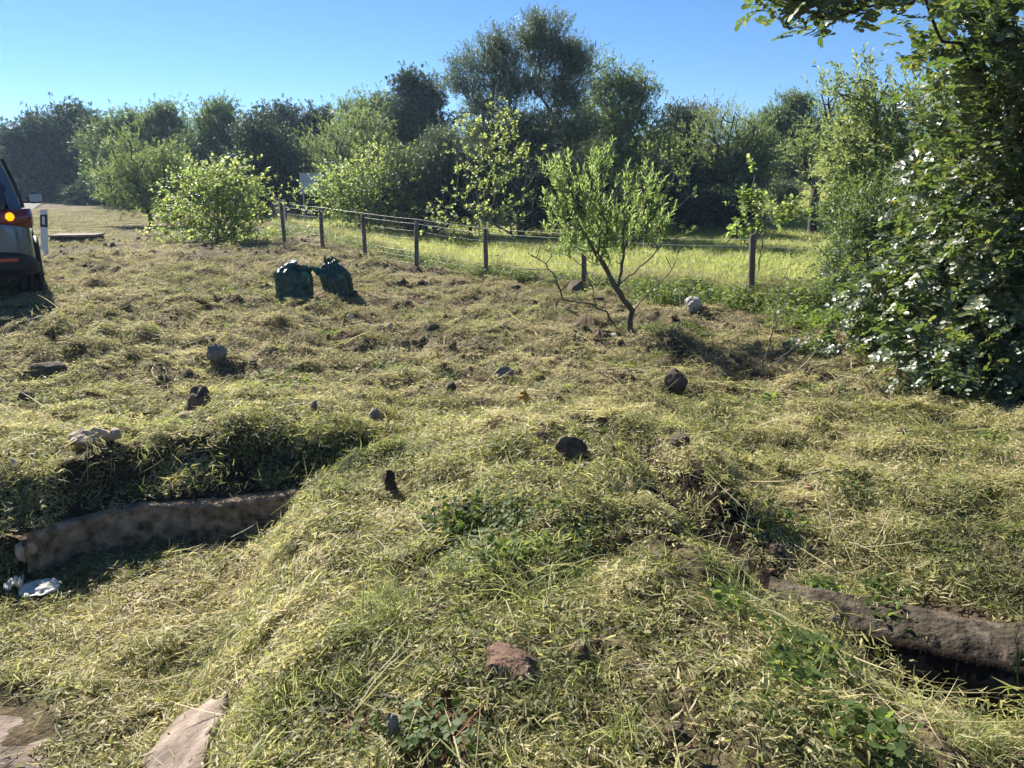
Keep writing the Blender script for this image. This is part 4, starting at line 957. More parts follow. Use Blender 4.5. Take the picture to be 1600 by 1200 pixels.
# bare sapling with several stems
def sapling():
    b = gnd(1190, 585); D = b[1]; q = lambda u, v, d=0: at(u, v, D+d)
    rs = np.random.RandomState(70)
    paths = [([b, q(1197, 555), q(1208, 520), q(1212, 480), q(1222, 440), q(1236, 410)], .009), ([q(1209, 510), q(1225, 475), q(1235, 455)], .005),
             ([b, q(1215, 562, -.2), q(1245, 540, -.2), q(1262, 515, -.3)], .006), ([b, q(1178, 550), q(1160, 530), q(1152, 500)], .005),
             ([b, q(1160, 575, -.1), q(1120, 560, -.1), q(1085, 545, -.1)], .006), ([q(1120, 560, -.1), q(1112, 530), q(1098, 500)], .004),
             ([b, q(1186, 545), q(1180, 510), q(1186, 480)], .004), ([b, q(1170, 600, -.25), q(1130, 580, -.3), q(1098, 576, -.3)], .006), ([q(1212, 480), q(1200, 460), q(1195, 445)], .003)]
    t = empty('bare_sapling', b, label='leafless many stemmed sapling on the verge before the nearest post', cat='sapling')
    for path, r in paths:
        P = np.array([np.array(p, float) for p in path]); n = len(P); tt = np.linspace(0, n-1, n*4)
        Q = np.stack([np.interp(tt, np.arange(n), P[:, i]) for i in range(3)], -1); Q[1:-1] += rs.normal(0, .006, Q[1:-1].shape)
        Q[0, 2] -= .02
        V, F = tube_path(Q-b, np.linspace(r, r*.3, len(Q)), 5)
        link('stem', mesh_np('stem', V, F, smooth=True), M['greybark'], t)
sapling()
# dead fallen branch behind the fence left of nearest post
tag(twig('', [at(1125, 350, 13.5), at(1145, 368, 13.5), at(1165, 378, 13.4), at(1180, 392, 13.3)], .02, branches=[([at(1148, 368, 13.5), at(1135, 380, 13.5), at(1118, 392, 13.4)], .012), ([at(1140, 362, 13.5), at(1152, 350, 13.6)], .008)]), 'dead grey branch leaning behind the fence near the fig sapling', 'branch')

# ---------------------------------------------------------------- ditch walls and slabs
def wall_strip(name, pts, ztop, zbot, thick, mat, seed, roundtop=.05):
    """curved cast wall: cross section swept along the line (front face towards the camera)"""
    P = np.array(pts); L_ = np.r_[0, np.cumsum(np.hypot(*np.diff(P, axis=0).T))]
    n = int(L_[-1]/.014); t = np.linspace(0, L_[-1], n); X = np.interp(t, L_, P[:, 0]); Y = np.interp(t, L_, P[:, 1])
    k = 12; X = np.convolve(np.pad(X, k, 'edge'), np.ones(2*k+1)/(2*k+1), 'valid'); Y = np.convolve(np.pad(Y, k, 'edge'), np.ones(2*k+1)/(2*k+1), 'valid')
    dx, dy = np.gradient(X), np.gradient(Y); l = np.hypot(dx, dy); nx, ny = dy/l, -dx/l   # towards the camera (right of travel)
    sec = []
    H = ztop-zbot
    for i in range(26): sec.append((0.004*math.sin(i*.7), zbot+(H-roundtop)*i/25))
    for a in np.linspace(0, math.pi/2, 9)[1:]: sec.append((-(1-math.cos(a))*roundtop, ztop-roundtop+math.sin(a)*roundtop))
    for j in range(1, 6): sec.append((-roundtop-(thick-roundtop)*j/5, ztop))
    sec.append((-thick, zbot))
    sec = np.array(sec); m = len(sec)
    s = t[:, None]; q = np.arange(m)[None]
    nz = .03*fbm(s*1.0+seed, sec[None, :, 1]*1.5+0*s, 3, 5, .6)+.022*fbm(s+seed, sec[None, :, 1]+0*s, 24, 3)
    off = sec[None, :, 0]+nz
    top = .03*fbm(s*1.0, 0*s+seed, 2.5, 3)
    V = np.stack([X[:, None]+nx[:, None]*off, Y[:, None]+ny[:, None]*off, sec[None, :, 1]+top*(sec[None, :, 1] > ztop-.1)+0*s], -1)
    i = np.arange(n-1)[:, None]*m+np.arange(m-1)[None]; F = np.stack([i, i+m, i+m+1, i+1], -1).reshape(-1, 4)
    V = V.reshape(-1, 3); o = np.array([P[len(P)//2][0], P[len(P)//2][1], zbot])
    return link(name, mesh_np(name, V-o, F, smooth=True), M[mat], loc=o)
tag(wall_strip('ditch_wall', [(a, b-.05) for a, b in WALL_L[1:]], -.045, -.5, .10, 'wallconcrete', 3, .03), 'curved shaded concrete wall on the far side of the left ditch', 'wall')
tag(wall_strip('ditch_kerb', [(a, b) for a, b in WALL_R], -.03, -.62, .27, 'dirtyconcrete', 8, .18), 'dark rounded earth stained kerb over the trench at the right', 'wall')
def slab(name, quad, th, mat, label, seed, parent=None):
    """worn plate: quad of 4 world points (ccw from above), thickness down"""
    A, B, C, D = [np.array(p, float) for p in quad]; n = 26; u = np.linspace(0, 1, n)
    U, V_ = np.meshgrid(u, u); U, V_ = U[..., None], V_[..., None]
    G = A*(1-U)*(1-V_)+B*U*(1-V_)+C*U*V_+D*(1-U)*V_
    e = np.minimum(np.minimum(U, 1-U), np.minimum(V_, 1-V_))[..., 0]
    G[..., 2] += .010*fbm(G[..., 0]+seed, G[..., 1], 8, 4)-.012*(e < .02)
    edge = (e < .001); G[..., 0] += (e < .05)*.05*fbm(G[..., 0]*2+seed, G[..., 1]*2, 5, 3); G[..., 1] += (e < .05)*.05*fbm(G[..., 0]*3, G[..., 1]*3+seed, 5, 2)
    G = G.reshape(-1, 3); i = np.arange(n-1)[:, None]*n+np.arange(n-1)[None]; F = np.stack([i, i+1, i+n+1, i+n], -1).reshape(-1, 4)
    rim = np.r_[np.arange(n), np.arange(1, n)*n+n-1, (n-1)*n+np.arange(n-2, -1, -1), np.arange(n-2, 0, -1)*n]
    low = G[rim]-[0, 0, th]; k = len(rim); j = np.arange(k)
    F2 = np.stack([rim[j], len(G)+j, len(G)+(j+1) % k, rim[(j+1) % k]], -1)
    o = A.copy()
    return tag(link(name, mesh_np(name, np.concatenate([G, low])-o, np.concatenate([F, F2]), smooth=False), M[mat], loc=o), label, 'slab')
slab('concrete_slab', [(-2.9, 1.2, -.262), (-1.35, 1.2, -.262), (-1.42, 2.42, -.257), (-2.9, 2.55, -.257)], .08, 'concrete', 'flat worn concrete slab at the bottom left corner', 1)
slab('concrete_slab', [(-1.14, 1.5, -.19), (-.86, 1.45, -.01), (-.95, 2.26, -.02), (-1.20, 2.34, -.19)], .07, 'concrete', 'inclined broken concrete slab on the flank of the mound', 2)
# manhole-like flat slab on the far verge
def flat_cover():
    p = gnd(122, 377); o = empty('concrete_cover', p, .25, label='low flat concrete cover on the far verge past the marker post', cat='slab')
    bm = bmesh.new(); bmesh.ops.create_cube(bm, size=1)
    for v in bm.verts: v.co = (v.co.x*1.0, v.co.y*1.0, v.co.z*.20+.03)
    bmesh.ops.bevel(bm, geom=bm.edges[:], offset=.02, segments=2, affect='EDGES')
    link('cover_base', bm_mesh('cover_base', bm), M['dirtyconcrete'], o)
    bm = bmesh.new(); bmesh.ops.create_cube(bm, size=1)
    for v in bm.verts: v.co = (v.co.x*1.08, v.co.y*1.08, v.co.z*.05+.157)
    bmesh.ops.bevel(bm, geom=bm.edges[:], offset=.012, segments=2, affect='EDGES')
    link('cover_top', bm_mesh('cover_top', bm), M['concrete'], o)
flat_cover()

# ---------------------------------------------------------------- wire fence
def fence():
    spec = [(300, 358), (352, 366), (402, 372), (445, 379), (504, 388), (571, 403), (651, 418), (760, 437), (912, 455), (1173, 478)]
    pts = [gnd(u, v) for u, v in spec]
    pts = [np.array([x, float(fence_y(x)), 0]) for x in (-9.3, -8.2)]+[p for p in pts[3:]]+[np.array([5.7, 9.55, 0]), np.array([7.8, 8.35, 0]), np.array([10.4, 6.9, 0])]
    for p in pts: p[2] = float(terrain(p[0], p[1]))
    o = empty('wire_fence', pts[8], label='low wire mesh fence on wooden posts between verge and field', cat='fence')
    base = pts[8]
    H = .93
    rs = np.random.RandomState(5)
    tops = []
    for i, p in enumerate(pts):
        h = H+rs.uniform(-.05, .04)+(.13 if abs(p[0]-3.4) < .6 else 0); lean = rs.normal(0, .018, 2); r = .044
        if abs(p[0]-3.4) < .6: lean[0] = -.05
        t = np.array([-.2, 0, .3, .6, h-.015, h]); P = np.stack([lean[0]*t, lean[1]*t, t], -1)
        V, F = tube_path(P, np.array([r, r, r, r, r*.97, r*.8]), 10)
        cap = np.arange(10)+len(V)-10
        me = mesh_np('post', V, F); bm = bmesh.new(); bm.from_mesh(me); bm.verts.ensure_lookup_table(); bm.faces.new([bm.verts[j] for j in cap]); bm.to_mesh(me); bm.free()
        link('post', me, M['postwood'], o, loc=p-base); tops.append((p, lean))
    hs = [.08, .20, .32, .45, .58, .72, .86, .95]
    for hgt in hs:
        out = []
        for (p, l1), (q_, l2) in zip(tops[:-1], tops[1:]):
            n = 9; t = np.linspace(0, 1, n)[:, None]
            a = p+np.array([l1[0]*hgt, l1[1]*hgt-.045, hgt]); b = q_+np.array([l2[0]*hgt, l2[1]*hgt-.045, hgt])
            P = a+(b-a)*t; P[:, 2] -= (.02+.012*math.sin(p[0]*5+hgt*9))*4*(t*(1-t))[:, 0]
            out.append(P)
        P = np.concatenate([out[0]]+[k[1:] for k in out[1:]])
        V, F = tube_path(P-base, .0018 if hgt < .85 else .0024, 4)
        link('wire', mesh_np('wire', V, F), M['wire'], o)
    A, B = [], []
    for (p, l1), (q_, l2) in zip(tops[:-1], tops[1:]):
        n = int(np.linalg.norm(q_-p)/.16)
        for i in range(1, n):
            f = i/n; a = p+(q_-p)*f+[0, -.045, 0]; A.append(a+[0, 0, .06]); B.append(a+[rs.normal(0, .006), 0, .84])
    A, B = np.array(A), np.array(B)
    V, F = frustums(A-base, B-base, np.full(len(A), .0015), np.full(len(A), .0015), 3)
    tag(link('mesh_wire', mesh_np('mesh_wire', V, F), M['wire'], o), kind='stuff')
fence()

# ---------------------------------------------------------------- refuse bags
def plastic(name, c1, c2):
    m, nt, N, L = new_mat(name)
    tc = N('TexCoord'); n = N('TexNoise'); n.inputs['Scale'].default_value = 7; n.inputs['Detail'].default_value = 5; n.inputs['Distortion'].default_value = 1.2
    L(tc.outputs['Object'], n.inputs['Vector'])
    rp = ramp(nt, [(.35, c1), (.7, c2)]); L(n.outputs[0], rp.inputs[0])
    b = N('BsdfPrincipled'); b.inputs['Roughness'].default_value = .28; b.inputs['Specular IOR Level'].default_value = .6
    L(rp.outputs[0], b.inputs['Base Color'])
    bp = N('Bump'); bp.inputs['Strength'].default_value = .5; bp.inputs['Distance'].default_value = .045; L(n.outputs[0], bp.inputs['Height']); L(bp.outputs[0], b.inputs['Normal'])
    t = N('BsdfTranslucent'); L(rp.outputs[0], t.inputs[0])
    t.inputs[0].default_value = (.015, .12, .08, 1)
    mx = N('MixShader'); mx.inputs[0].default_value = .14; L(b.outputs[0], mx.inputs[1]); L(t.outputs[0], mx.inputs[2])
    o = N('OutputMaterial'); L(mx.outputs[0], o.inputs[0]); return m
M['bag'] = plastic('green_plastic', (.008, .050, .042), (.016, .085, .065))
def bag(u, v, w, h, label, seed, rz, prof, neck):
    b = gnd(u, v); o = empty('refuse_bag', b, rz, label=label, cat='bag', group='green refuse bags on the verge')
    rs = np.random.RandomState(seed); nr, nc = 48, 90
    zz = np.linspace(0, 1, nr); th = np.linspace(0, 2*math.pi, nc, endpoint=False)
    Rd = np.interp(zz, [p[0] for p in prof], [p[1] for p in prof])
    Z, TH = np.meshgrid(zz, th, indexing='ij')
    fold = .17*fbm(np.cos(TH)*1.5+seed, np.sin(TH)*1.5+Z*1.6, 2.0, 5, .62)-.10*np.abs(fbm(np.cos(TH)*2.5+seed+Z*.6, np.sin(TH)*2.5+Z, 2.6, 3))
    pleat = .09*np.sin(TH*9+3*fbm(Z*2, TH, 1, 2)*2)*sst(.72, 1, Z)
    Rr = Rd[:, None]*(1+fold*1.6+pleat)
    sag = .05*fbm(np.cos(TH)*1.2+seed, np.sin(TH)*1.2+Z*2, 3, 4)
    V = np.stack([Rr*np.cos(TH)*w*.5+neck[0]*Z**3, Rr*np.sin(TH)*w*.42+neck[1]*Z**3, Z*h+sag*h*1.5*(Z > .1)], -1)
    V[0, :, 2] = -.01
    V = V.reshape(-1, 3); i = np.arange(nr-1)[:, None]*nc; j = np.arange(nc)[None]
    F = np.stack([i+j, i+(j+1) % nc, i+nc+(j+1) % nc, i+nc+j], -1).reshape(-1, 4)
    link('sack', mesh_np('sack', V, F, smooth=True), M['bag'], o)
    # gathered open mouth: a crumpled collar flopping over
    n2 = 40; th = np.linspace(0, 2*math.pi, n2, endpoint=False); rows = []
    r0 = Rd[-1]*w*.5
    for k in range(7):
        f = k/6; rr = r0*(1+.25*math.sin(f*2.2)+.30*f*fbm(np.cos(th)*2+seed, np.sin(th)*2+f, 2, 3)*3)
        z = h-.01+h*.06*math.sin(f*2.3)+.07*h*fbm(np.cos(th)*1.3, np.sin(th)*1.3+seed, 1.8, 3)*f*4-.25*neck[2]*f*np.cos(th)*4*h
        rows.append(np.stack([rr*np.cos(th)+neck[0]+neck[2]*f, rr*np.sin(th)*.8+neck[1], z+0*th], -1))
    V = np.array(rows).reshape(-1, 3); i = np.arange(6)[:, None]*n2; j = np.arange(n2)[None]
    F = np.stack([i+j, i+(j+1) % n2, i+n2+(j+1) % n2, i+n2+j], -1).reshape(-1, 4)
    link('bag_mouth', mesh_np('bag_mouth', V, F, smooth=True), M['bag'], o)
bag(460, 475, .50, .50, 'left green refuse bag, slumped wide with its mouth flopped right', 5, .2, [(0, .84), (.12, .96), (.45, .98), (.75, 1.0), (.90, .92), (1, .62)], (.03, 0, .16))
bag(528, 466, .40, .52, 'right green refuse bag, shiny and knotted at a peaked top', 9, -.3, [(0, .80), (.12, .98), (.4, 1.05), (.7, 1.08), (.88, .80), (1, .34)], (-.09, 0, .02))

# ---------------------------------------------------------------- road marker post
def flat(name, col, rough=.5, **k): return noise_mat(name, [(.3, tuple(c*.88 for c in col)), (.7, col)], 6, 4, rough, .05, **k)
M['white'] = flat('white_plastic', (.78, .78, .76), .45); M['black'] = flat('black_plastic', (.02, .02, .022), .5)
M['reflector'] = flat('reflector', (.7, .72, .75), .15); M['signgrey'] = noise_mat('sign_back', [(.3, (.42, .46, .52)), (.7, (.50, .54, .60))], 3, 4, .45, 0, metallic=.3)
M['tyre'] = flat('tyre_rubber', (.018, .018, .018), .85)
def box(name, c, s, mat, parent, bev=.004, seg=2, rot=None, smooth=False):
    bm = bmesh.new(); bmesh.ops.create_cube(bm, size=1)
    for v in bm.verts: v.co = (v.co.x*s[0], v.co.y*s[1], v.co.z*s[2])
    if bev: bmesh.ops.bevel(bm, geom=bm.edges[:], offset=bev, segments=seg, affect='EDGES')
    o = link(name, bm_mesh(name, bm, smooth), M[mat], parent, loc=c)
    if rot: o.rotation_euler = rot
    return o
def marker():
    b = gnd(70, 399); o = empty('marker_post', b, R(18), label='white road marker post with a black band, right of the car', cat='post')
    d = math.hypot(b[0], b[1])
    o.rotation_euler = (0, R(6), R(18)); Hh = 70/FPX*(b[1]*math.cos(PITCH)+1.4*math.sin(PITCH))*1.0
    w, dp = .125, .05
    def prism(z0, z1, grow_, mat, name, slant=0):
        n = 16; th = np.linspace(0, 2*math.pi, n, endpoint=False)
        X = np.sign(np.cos(th))*np.abs(np.cos(th))**.45*(w/2+grow_); Y = np.sign(np.sin(th))*np.abs(np.sin(th))**.45*(dp/2+grow_)
        lo = np.stack([X, Y, 0*X+z0], -1); hi = np.stack([X, Y, z1+slant*(X/w)], -1)
        bm = bmesh.new(); a = [bm.verts.new(p) for p in lo]; c = [bm.verts.new(p) for p in hi]
        for i in range(n): bm.faces.new((a[i], a[(i+1) % n], c[(i+1) % n], c[i]))
        bm.faces.new(c); bm.faces.new(a[::-1]); link(name, bm_mesh(name, bm), M[mat], o)
    prism(-.1, Hh, 0, 'white', 'post_body', .03)
    prism(Hh*.62, Hh*.89, .003, 'black', 'band', .03)
    box('reflector', (0, -dp/2-.006, Hh*.765), (.05, .008, .16), 'reflector', o)
    box('reflector', (0, dp/2+.006, Hh*.765), (.05, .008, .16), 'reflector', o)
marker()

# ---------------------------------------------------------------- back of the road sign
def sign():
    D = 27.5; c = at(487, 286, D); b = onground(c[0], D); o = empty('road_sign', b, R(4), label='grey back of a small road sign between the fig bushes', cat='sign')
    w = 33/FPX*D; h = 28/FPX*D; zc = c[2]-b[2]
    box('panel', (0, 0, zc), (w, .01, h), 'signgrey', o, .003)
    for nm, cc, s in [('frame', (0, -.015, zc+h/2), (w+.03, .03, .03)), ('frame', (0, -.015, zc-h/2), (w+.03, .03, .03)), ('frame', (-w/2, -.015, zc), (.03, .032, h-.03)), ('frame', (w/2, -.015, zc), (.03, .032, h-.03))]:
        box(nm, cc, s, 'wire', o, .004)
    for x in (-w*.42, w*.38): box('leg', (x, .03, zc/2+h/4), (.04, .04, zc+h/2), 'wire', o, .004)
sign()

# ---------------------------------------------------------------- power pole and cables
def pole(u, vt, D, label):
    t = at(u, vt, D); b = onground(t[0], D); o = empty('power_pole', b, label=label, cat='pole')
    V, F = tube_path(np.stack([[0]*5, [0]*5, np.linspace(-.3, t[2]-b[2], 5)], -1), np.linspace(.16, .10, 5), 8)
    link('shaft', mesh_np('shaft', V, F, smooth=True), M['postwood'], o)
    box('crossarm', (0, -.12, t[2]-b[2]-.35), (.9, .09, .09), 'postwood', o)
    for x in (-.4, 0, .4):
        V, F = tube_path(np.array([[x, -.12, t[2]-b[2]-.3], [x, -.12, t[2]-b[2]-.2], [x, -.12, t[2]-b[2]-.1]]), np.array([.03, .045, .02]), 8)
        link('insulator', mesh_np('insulator', V, F, smooth=True), M['white'], o)
    return t
t1 = pole(90, 163, 75, 'wooden power pole top showing above the far left trees')
t2 = pole(1640, 110, 95, 'wooden power pole far right hidden behind the near tree')
def cable(a, b, sag, r, label):
    t = np.linspace(0, 1, 40)[:, None]; P = a+(b-a)*t; P[:, 2] -= sag*4*(t*(1-t))[:, 0]
    V, F = tube_path(P-a, r, 4); tag(link('power_cable', mesh_np('power_cable', V, F), M['black'], loc=a), label, 'cable')
mid = at(700, 212, 88)
cable(t1-[0, 0, .1], mid, .5, .022, 'upper power cable running right from the far left pole'); cable(t1-[.4, 0, .6], mid-[0, 0, .9], .5, .018, 'lower power cable running right from the far left pole')
cable(mid, t2-[0, 0, .1], 1.6, .022, 'upper power cable over the brown tree on the right'); cable(mid-[0, 0, .9], t2-[0, 0, .8], 1.6, .018, 'lower power cable over the brown tree on the right')

# ---------------------------------------------------------------- car
def paint(name, col, rough=.25, coat=.8, met=.5):
    return noise_mat(name, [(.3, tuple(c*.93 for c in col)), (.7, col)], 3, 3, rough, 0, metallic=met, coat=coat)
M['paint'] = paint('dark_grey_paint', (.11, .14, .17)); M['clad'] = flat('black_cladding', (.022, .022, .024), .6)
M['glass'] = noise_mat('dark_glass', [(.3, (.012, .014, .017)), (.7, (.02, .022, .026))], 2, 2, .05, 0, spec=.8)
M['chrome'] = noise_mat('bright_metal', [(.3, (.6, .6, .6)), (.7, (.7, .7, .7))], 2, 2, .15, 0, metallic=1)
M['redlens'] = noise_mat('red_lens', [(.3, (.10, .006, .006)), (.7, (.16, .01, .01))], 8, 2, .15, 0, spec=.6)
M['redrefl'] = noise_mat('red_reflector', [(.3, (.45, .03, .02)), (.7, (.6, .05, .03))], 8, 2, .2, 0, spec=.6)
def emit(name, col, st):
    m, nt, N, L = new_mat(name); b = N('BsdfPrincipled'); b.inputs['Base Color'].default_value = (*col, 1); b.inputs['Roughness'].default_value = .2
    b.inputs['Emission Color'].default_value = (*col, 1); b.inputs['Emission Strength'].default_value = st
    o = N('OutputMaterial'); L(b.outputs[0], o.inputs[0]); return m
M['amber'] = emit('lit_indicator', (1.0, .30, .0), .8)
def loft(name, rings, mat, parent, close=True, smooth=True):
    R_ = np.array(rings); n, k = R_.shape[:2]
    V = R_.reshape(-1, 3); i = np.arange(n-1)[:, None]*k; j = np.arange(k)[None]
    F = np.stack([i+j, i+(j+1) % k, i+k+(j+1) % k, i+k+j], -1).reshape(-1, 4)
    me = mesh_np(name, V, F, smooth=smooth)
    if close:
        bm = bmesh.new(); bm.from_mesh(me); bm.verts.ensure_lookup_table()
        bm.faces.new([bm.verts[a] for a in range(k)][::-1]); bm.faces.new([bm.verts[(n-1)*k+a] for a in range(k)])
        bmesh.ops.recalc_face_normals(bm, faces=bm.faces[:])
        for f in bm.faces: f.smooth = smooth and len(f.verts) == 4
        bm.to_mesh(me); bm.free()
    return link(name, me, M[mat], parent)
def srect(hw, z0, z1, y, n=28, e=.35, tumble=0, skirt=.0):
    """superellipse ring in x-z at station y"""
    th = np.linspace(0, 2*math.pi, n, endpoint=False)+math.pi/n; c, s = np.cos(th), np.sin(th)
    X = np.sign(c)*np.abs(c)**e*hw; Z = (z0+z1)/2+np.sign(s)*np.abs(s)**e*(z1-z0)/2
    f = (Z-z0)/(z1-z0); X = X*(1-tumble*f)*(1-skirt*(1-f))
    return np.stack([X, 0*X+y, Z], -1)
def car():
    corner = gnd(62, 470, False); Dd = 8.75
    az = R(-32.3); # heading
    wheel = at(45, 470, 8.0); 
    # rear right wheel contact
    p = gnd(44, 471, False)
    zg = p[2]
    fwd = np.array([math.sin(az), math.cos(az)]); rgt = np.array([math.cos(az), -math.sin(az)])
    # local frame: x right, y forward, origin at rear bumper centre on the ground; rear right wheel at x=.78, y=.85
    org = p[:2]-rgt*.75-fwd*.66
    o = empty('parked_car', (org[0], org[1], zg-.02), -az, label='dark grey car parked at the left edge with its amber indicator lit', cat='car')
    st = []
    # y, half width, z0, z1(belt)
    for y, hw, z0, z1, tb in [(.0, .66, .42, .86, .02), (.03, .80, .36, .94, .02), (.10, .87, .32, 1.00, .03), (.30, .905, .29, 1.04, .05), (.8, .92, .27, 1.06, .06), (1.6, .925, .26, 1.04, .06), (2.4, .925, .26, 1.01, .06), (3.0, .92, .26, .99, .07), (3.4, .91, .27, .95, .09), (3.9, .88, .29, .88, .11), (4.2, .80, .32, .80, .10), (4.33, .66, .38, .70, .06)]:
        st.append(srect(hw, z0+.10, z1+.09, y, tumble=tb, e=.32))
    loft('body', st, 'paint', o)
    # lower bumper and sill cladding
    st = [srect(hw, z0, z1, y, e=.35) for y, hw, z0, z1 in [(-.035, .62, .34, .50), (-.01, .80, .29, .53), (.08, .885, .26, .50), (.3, .925, .24, .42), (1.5, .94, .23, .36), (3.0, .94, .23, .36), (3.9, .90, .25, .44), (4.25, .80, .28, .5), (4.37, .6, .32, .46)]]
    for r_ in st: r_[:, 2] += .12
    loft('bumper', st, 'clad', o)
    # greenhouse: glass volume and roof over it
    gs = [srect(hw, z0, z1, y, tumble=tb, e=.38) for y, hw, z0, z1, tb in [(.10, .66, .95, 1.08, .02), (.22, .79, .95, 1.30, .12), (.42, .82, .95, 1.51, .20), (.8, .84, .95, 1.58, .22), (1.6, .85, .95, 1.61, .22), (2.2, .85, .95, 1.59, .22), (2.7, .84, .95, 1.46, .20), (3.15, .80, .92, 1.13, .10), (3.3, .76, .90, .98, .04)]]
    for r_ in gs: r_[:, 2] += .09
    loft('windows', gs, 'glass', o)
    rf = [srect(hw, z0, z1, y, e=.5) for y, hw, z0, z1 in [(.20, .58, 1.525, 1.575), (.30, .645, 1.53, 1.60), (.8, .665, 1.545, 1.645), (1.6, .67, 1.56, 1.665), (2.2, .66, 1.55, 1.645), (2.5, .60, 1.51, 1.575)]]
    for r_ in rf: r_[:, 2] += .09
    loft('roof', rf, 'paint', o)
    for s in (-1, 1):
        # pillars: wide rear one, middle one, front one
        def bar(name, P, rx, mat='paint', k=8):
            V, F = tube_path(np.array(P)+np.array([0, 0, .09]), rx, k); link(name, mesh_np(name, V, F, smooth=True), M[mat], o)
        st = []
        for y, xo, z, wy in [(.10, .81, .98, .20), (.17, .785, 1.12, .17), (.27, .745, 1.28, .13), (.40, .70, 1.43, .10), (.52, .655, 1.55, .08)]:
            st.append(np.array([(s*(xo-.10), y-.03, z), (s*(xo+.012), y+.02, z), (s*(xo+.02), y+wy+.05, z), (s*(xo-.05), y+wy+.05, z)]))
        loft('rear_pillar', [r_+np.array([0, 0, .09]) for r_ in st], 'paint', o, smooth=False)
        bar('middle_pillar', [(s*.845, 1.55, 1.0), (s*.79, 1.6, 1.3), (s*.70, 1.65, 1.58)], .025, 'clad')
        bar('front_pillar', [(s*.80, 3.15, .98), (s*.74, 2.8, 1.28), (s*.66, 2.45, 1.55)], .03)
        bar('roof_rail', [(s*.60, .45, 1.62), (s*.61, .6, 1.68), (s*.62, 1.5, 1.70), (s*.61, 2.2, 1.67), (s*.60, 2.35, 1.62)], .016, 'chrome')
        # tail lamp wrapped round the corner
        lampst = []
        for y, xo, xi, z0, z1 in [(.015, .68, .50, .82, .93), (.04, .80, .46, .79, .96), (.12, .895, .50, .77, .98), (.26, .915, .70, .80, .98), (.40, .92, .85, .86, .96)]:
            lampst.append(np.array([(s*xi, y-.015, z0), (s*xo, y-.01, z0), (s*xo*.995, y-.01, z1), (s*xi, y-.015, z1)]))
        lt = loft('tail_lamp', [r_+np.array([0, 0, .12]) for r_ in lampst], 'redlens', o)
        bm = bmesh.new(); bmesh.ops.create_uvsphere(bm, u_segments=16, v_segments=10, radius=1)
        for v in bm.verts: v.co = (v.co.x*.042, v.co.y*.03, v.co.z*.045)
        ind = link('indicator', bm_mesh('indicator', bm, True), M['amber' if s == 1 else 'redlens'], lt, loc=(s*.70, -.008, 1.02))
        box('reflector', (s*.62, -.035, .56), (.20, .02, .035), 'redrefl', o, .006)
        # mirror
        mr = bmesh.new(); bmesh.ops.create_cube(mr, size=1)
        for v in mr.verts: v.co = (v.co.x*.20*(1-.15*(v.co.z > 0)), v.co.y*.11, v.co.z*.145)
        bmesh.ops.bevel(mr, geom=mr.edges[:], offset=.035, segments=4, affect='EDGES')
        mo = link('mirror', bm_mesh('mirror', mr, True), M['paint'], o, loc=(s*1.02, 2.62, 1.20))
        box('mirror_glass', (0, -.053, .002), (.15, .008, .10), 'signgrey', mo, .003)
        box('mirror_arm', (-s*.15, .0, -.05), (.20, .05, .035), 'clad', mo, .01)
        for y in (.62+.2, 3.45):
            wl = empty('wheel', (0, 0, 0)); wl.parent = o; wl.location = (s*.81, y, .345)
            n = 40; th = np.linspace(0, 2*math.pi, n, endpoint=False)
            prof = [(-.115, .23), (-.118, .29), (-.105, .335), (-.07, .347), (-.035, .35), (-.03, .342), (-.02, .342), (-.015, .35), (.015, .35), (.02, .342), (.03, .342), (.035, .35), (.07, .347), (.105, .335), (.118, .29), (.115, .23)]
            Vt = np.array([[(x, r*math.cos(a), r*math.sin(a)) for x, r in prof] for a in th]); k = len(prof)
            i = np.arange(n)[:, None]; j = np.arange(k-1)[None]
            F = np.stack([i*k+j, ((i+1) % n)*k+j, ((i+1) % n)*k+j+1, i*k+j+1], -1).reshape(-1, 4)
            link('tyre', mesh_np('tyre', Vt.reshape(-1, 3), F, smooth=True), M['tyre'], wl)
            bm = bmesh.new(); bmesh.ops.create_cone(bm, cap_ends=True, segments=32, radius1=.225, radius2=.225, depth=.14); bmesh.ops.rotate(bm, verts=bm.verts, matrix=Matrix.Rotation(math.pi/2, 3, 'Y'))
            rim = link('rim', bm_mesh('rim', bm), M['clad'], wl)
            for a in range(5):
                sp = box('spoke', (s*.085, .11*math.cos(a*1.2566), .11*math.sin(a*1.2566)), (.03, .20, .05), 'chrome', rim, .008, rot=(a*1.2566, 0, 0))
            # arch
            ar = np.linspace(-.15, math.pi+.15, 20); P = np.stack([0*ar, .40*np.cos(ar), .40*np.sin(ar)], -1)
            V, F = tube_path(P, .035, 6); ao = link('wheel_arch', mesh_np('wheel_arch', V, F, smooth=True), M['clad'], o, loc=(s*.915, y, .345))
    # tail gate details
    box('rear_window', (0, .155, 1.31), (1.12, .012, .34), 'glass', o, .004, rot=(-.42, 0, 0))
    box('number_plate', (0, -.005, .80), (.52, .012, .11), 'white', o, .003)
    box('plate_recess', (0, .008, .80), (.66, .03, .17), 'clad', o, .01)
    box('tailgate_handle', (0, -.004, .94), (.5, .02, .03), 'chrome', o, .006)
    box('underbody', (0, 2.15, .40), (1.5, 3.9, .16), 'clad', o, .03)
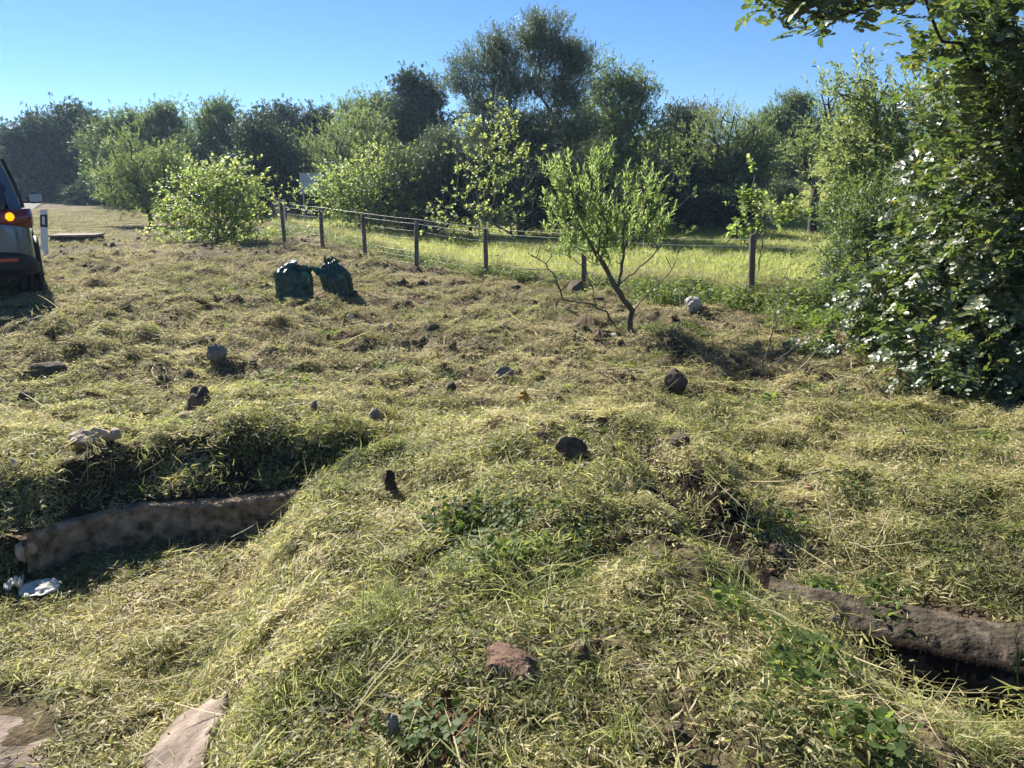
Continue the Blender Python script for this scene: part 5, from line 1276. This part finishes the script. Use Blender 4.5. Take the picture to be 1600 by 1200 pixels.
    V, F = tube_path(np.array([(.45, .25, .37), (.45, .05, .36), (.45, -.01, .36)]), .035, 10); link('exhaust_pipe', mesh_np('exhaust_pipe', V, F, smooth=True), M['chrome'], o)
    V, F = tube_path(np.array([(0, .55, 1.73), (0, .45, 1.81), (0, .3, 1.91)]), np.array([.02, .008, .004]), 6); link('aerial', mesh_np('aerial', V, F, smooth=True), M['clad'], o)
car()

# the road the car stands beside, outside the left edge
def road():
    pts = [(-8.6, -30), (-8.8, -5), (-9.6, 6), (-12.5, 16), (-19, 30), (-32, 55), (-60, 100)]
    P = np.array(pts, float); n = 120; t = np.linspace(0, len(P)-1, n); C = np.stack([np.interp(t, np.arange(len(P)), P[:, i]) for i in range(2)], -1)
    d = np.gradient(C, axis=0); d /= np.linalg.norm(d, axis=1, keepdims=True); nn = np.stack([d[:, 1], -d[:, 0]], -1)
    w = np.linspace(-6.2, -.2, 8)
    G = C[:, None]+nn[:, None]*w[None, :, None]; Z = np.maximum(terrain(G[..., 0], G[..., 1]), terrain(G[..., 0], G[..., 1], False))+.05
    V = np.concatenate([G, Z[..., None]], -1).reshape(-1, 3); i = np.arange(n-1)[:, None]*8+np.arange(7)[None]; F = np.stack([i, i+1, i+9, i+8], -1).reshape(-1, 4)
    M['asphalt'] = noise_mat('asphalt', [(.3, (.04, .04, .042)), (.7, (.065, .064, .062))], 40, 6, .9, .4)
    tag(link('road', mesh_np('road', V, F, smooth=True), M['asphalt']), kind='structure')
road()

def haze():
    bm = bmesh.new(); bmesh.ops.create_cube(bm, size=1)
    for v in bm.verts: v.co = (v.co.x*4000, v.co.y*4400+200, v.co.z*26+11.4)
    me = bm_mesh('haze', bm); m, nt, N, L = new_mat('haze_air'); pv = N('VolumePrincipled'); pv.inputs['Density'].default_value = HAZE
    pv.inputs['Color'].default_value = (.50, .72, 1.0, 1); pv.inputs['Anisotropy'].default_value = .3
    o = N('OutputMaterial'); L(pv.outputs[0], o.inputs['Volume'])
    tag(link('haze', me, m), kind='stuff')
haze()
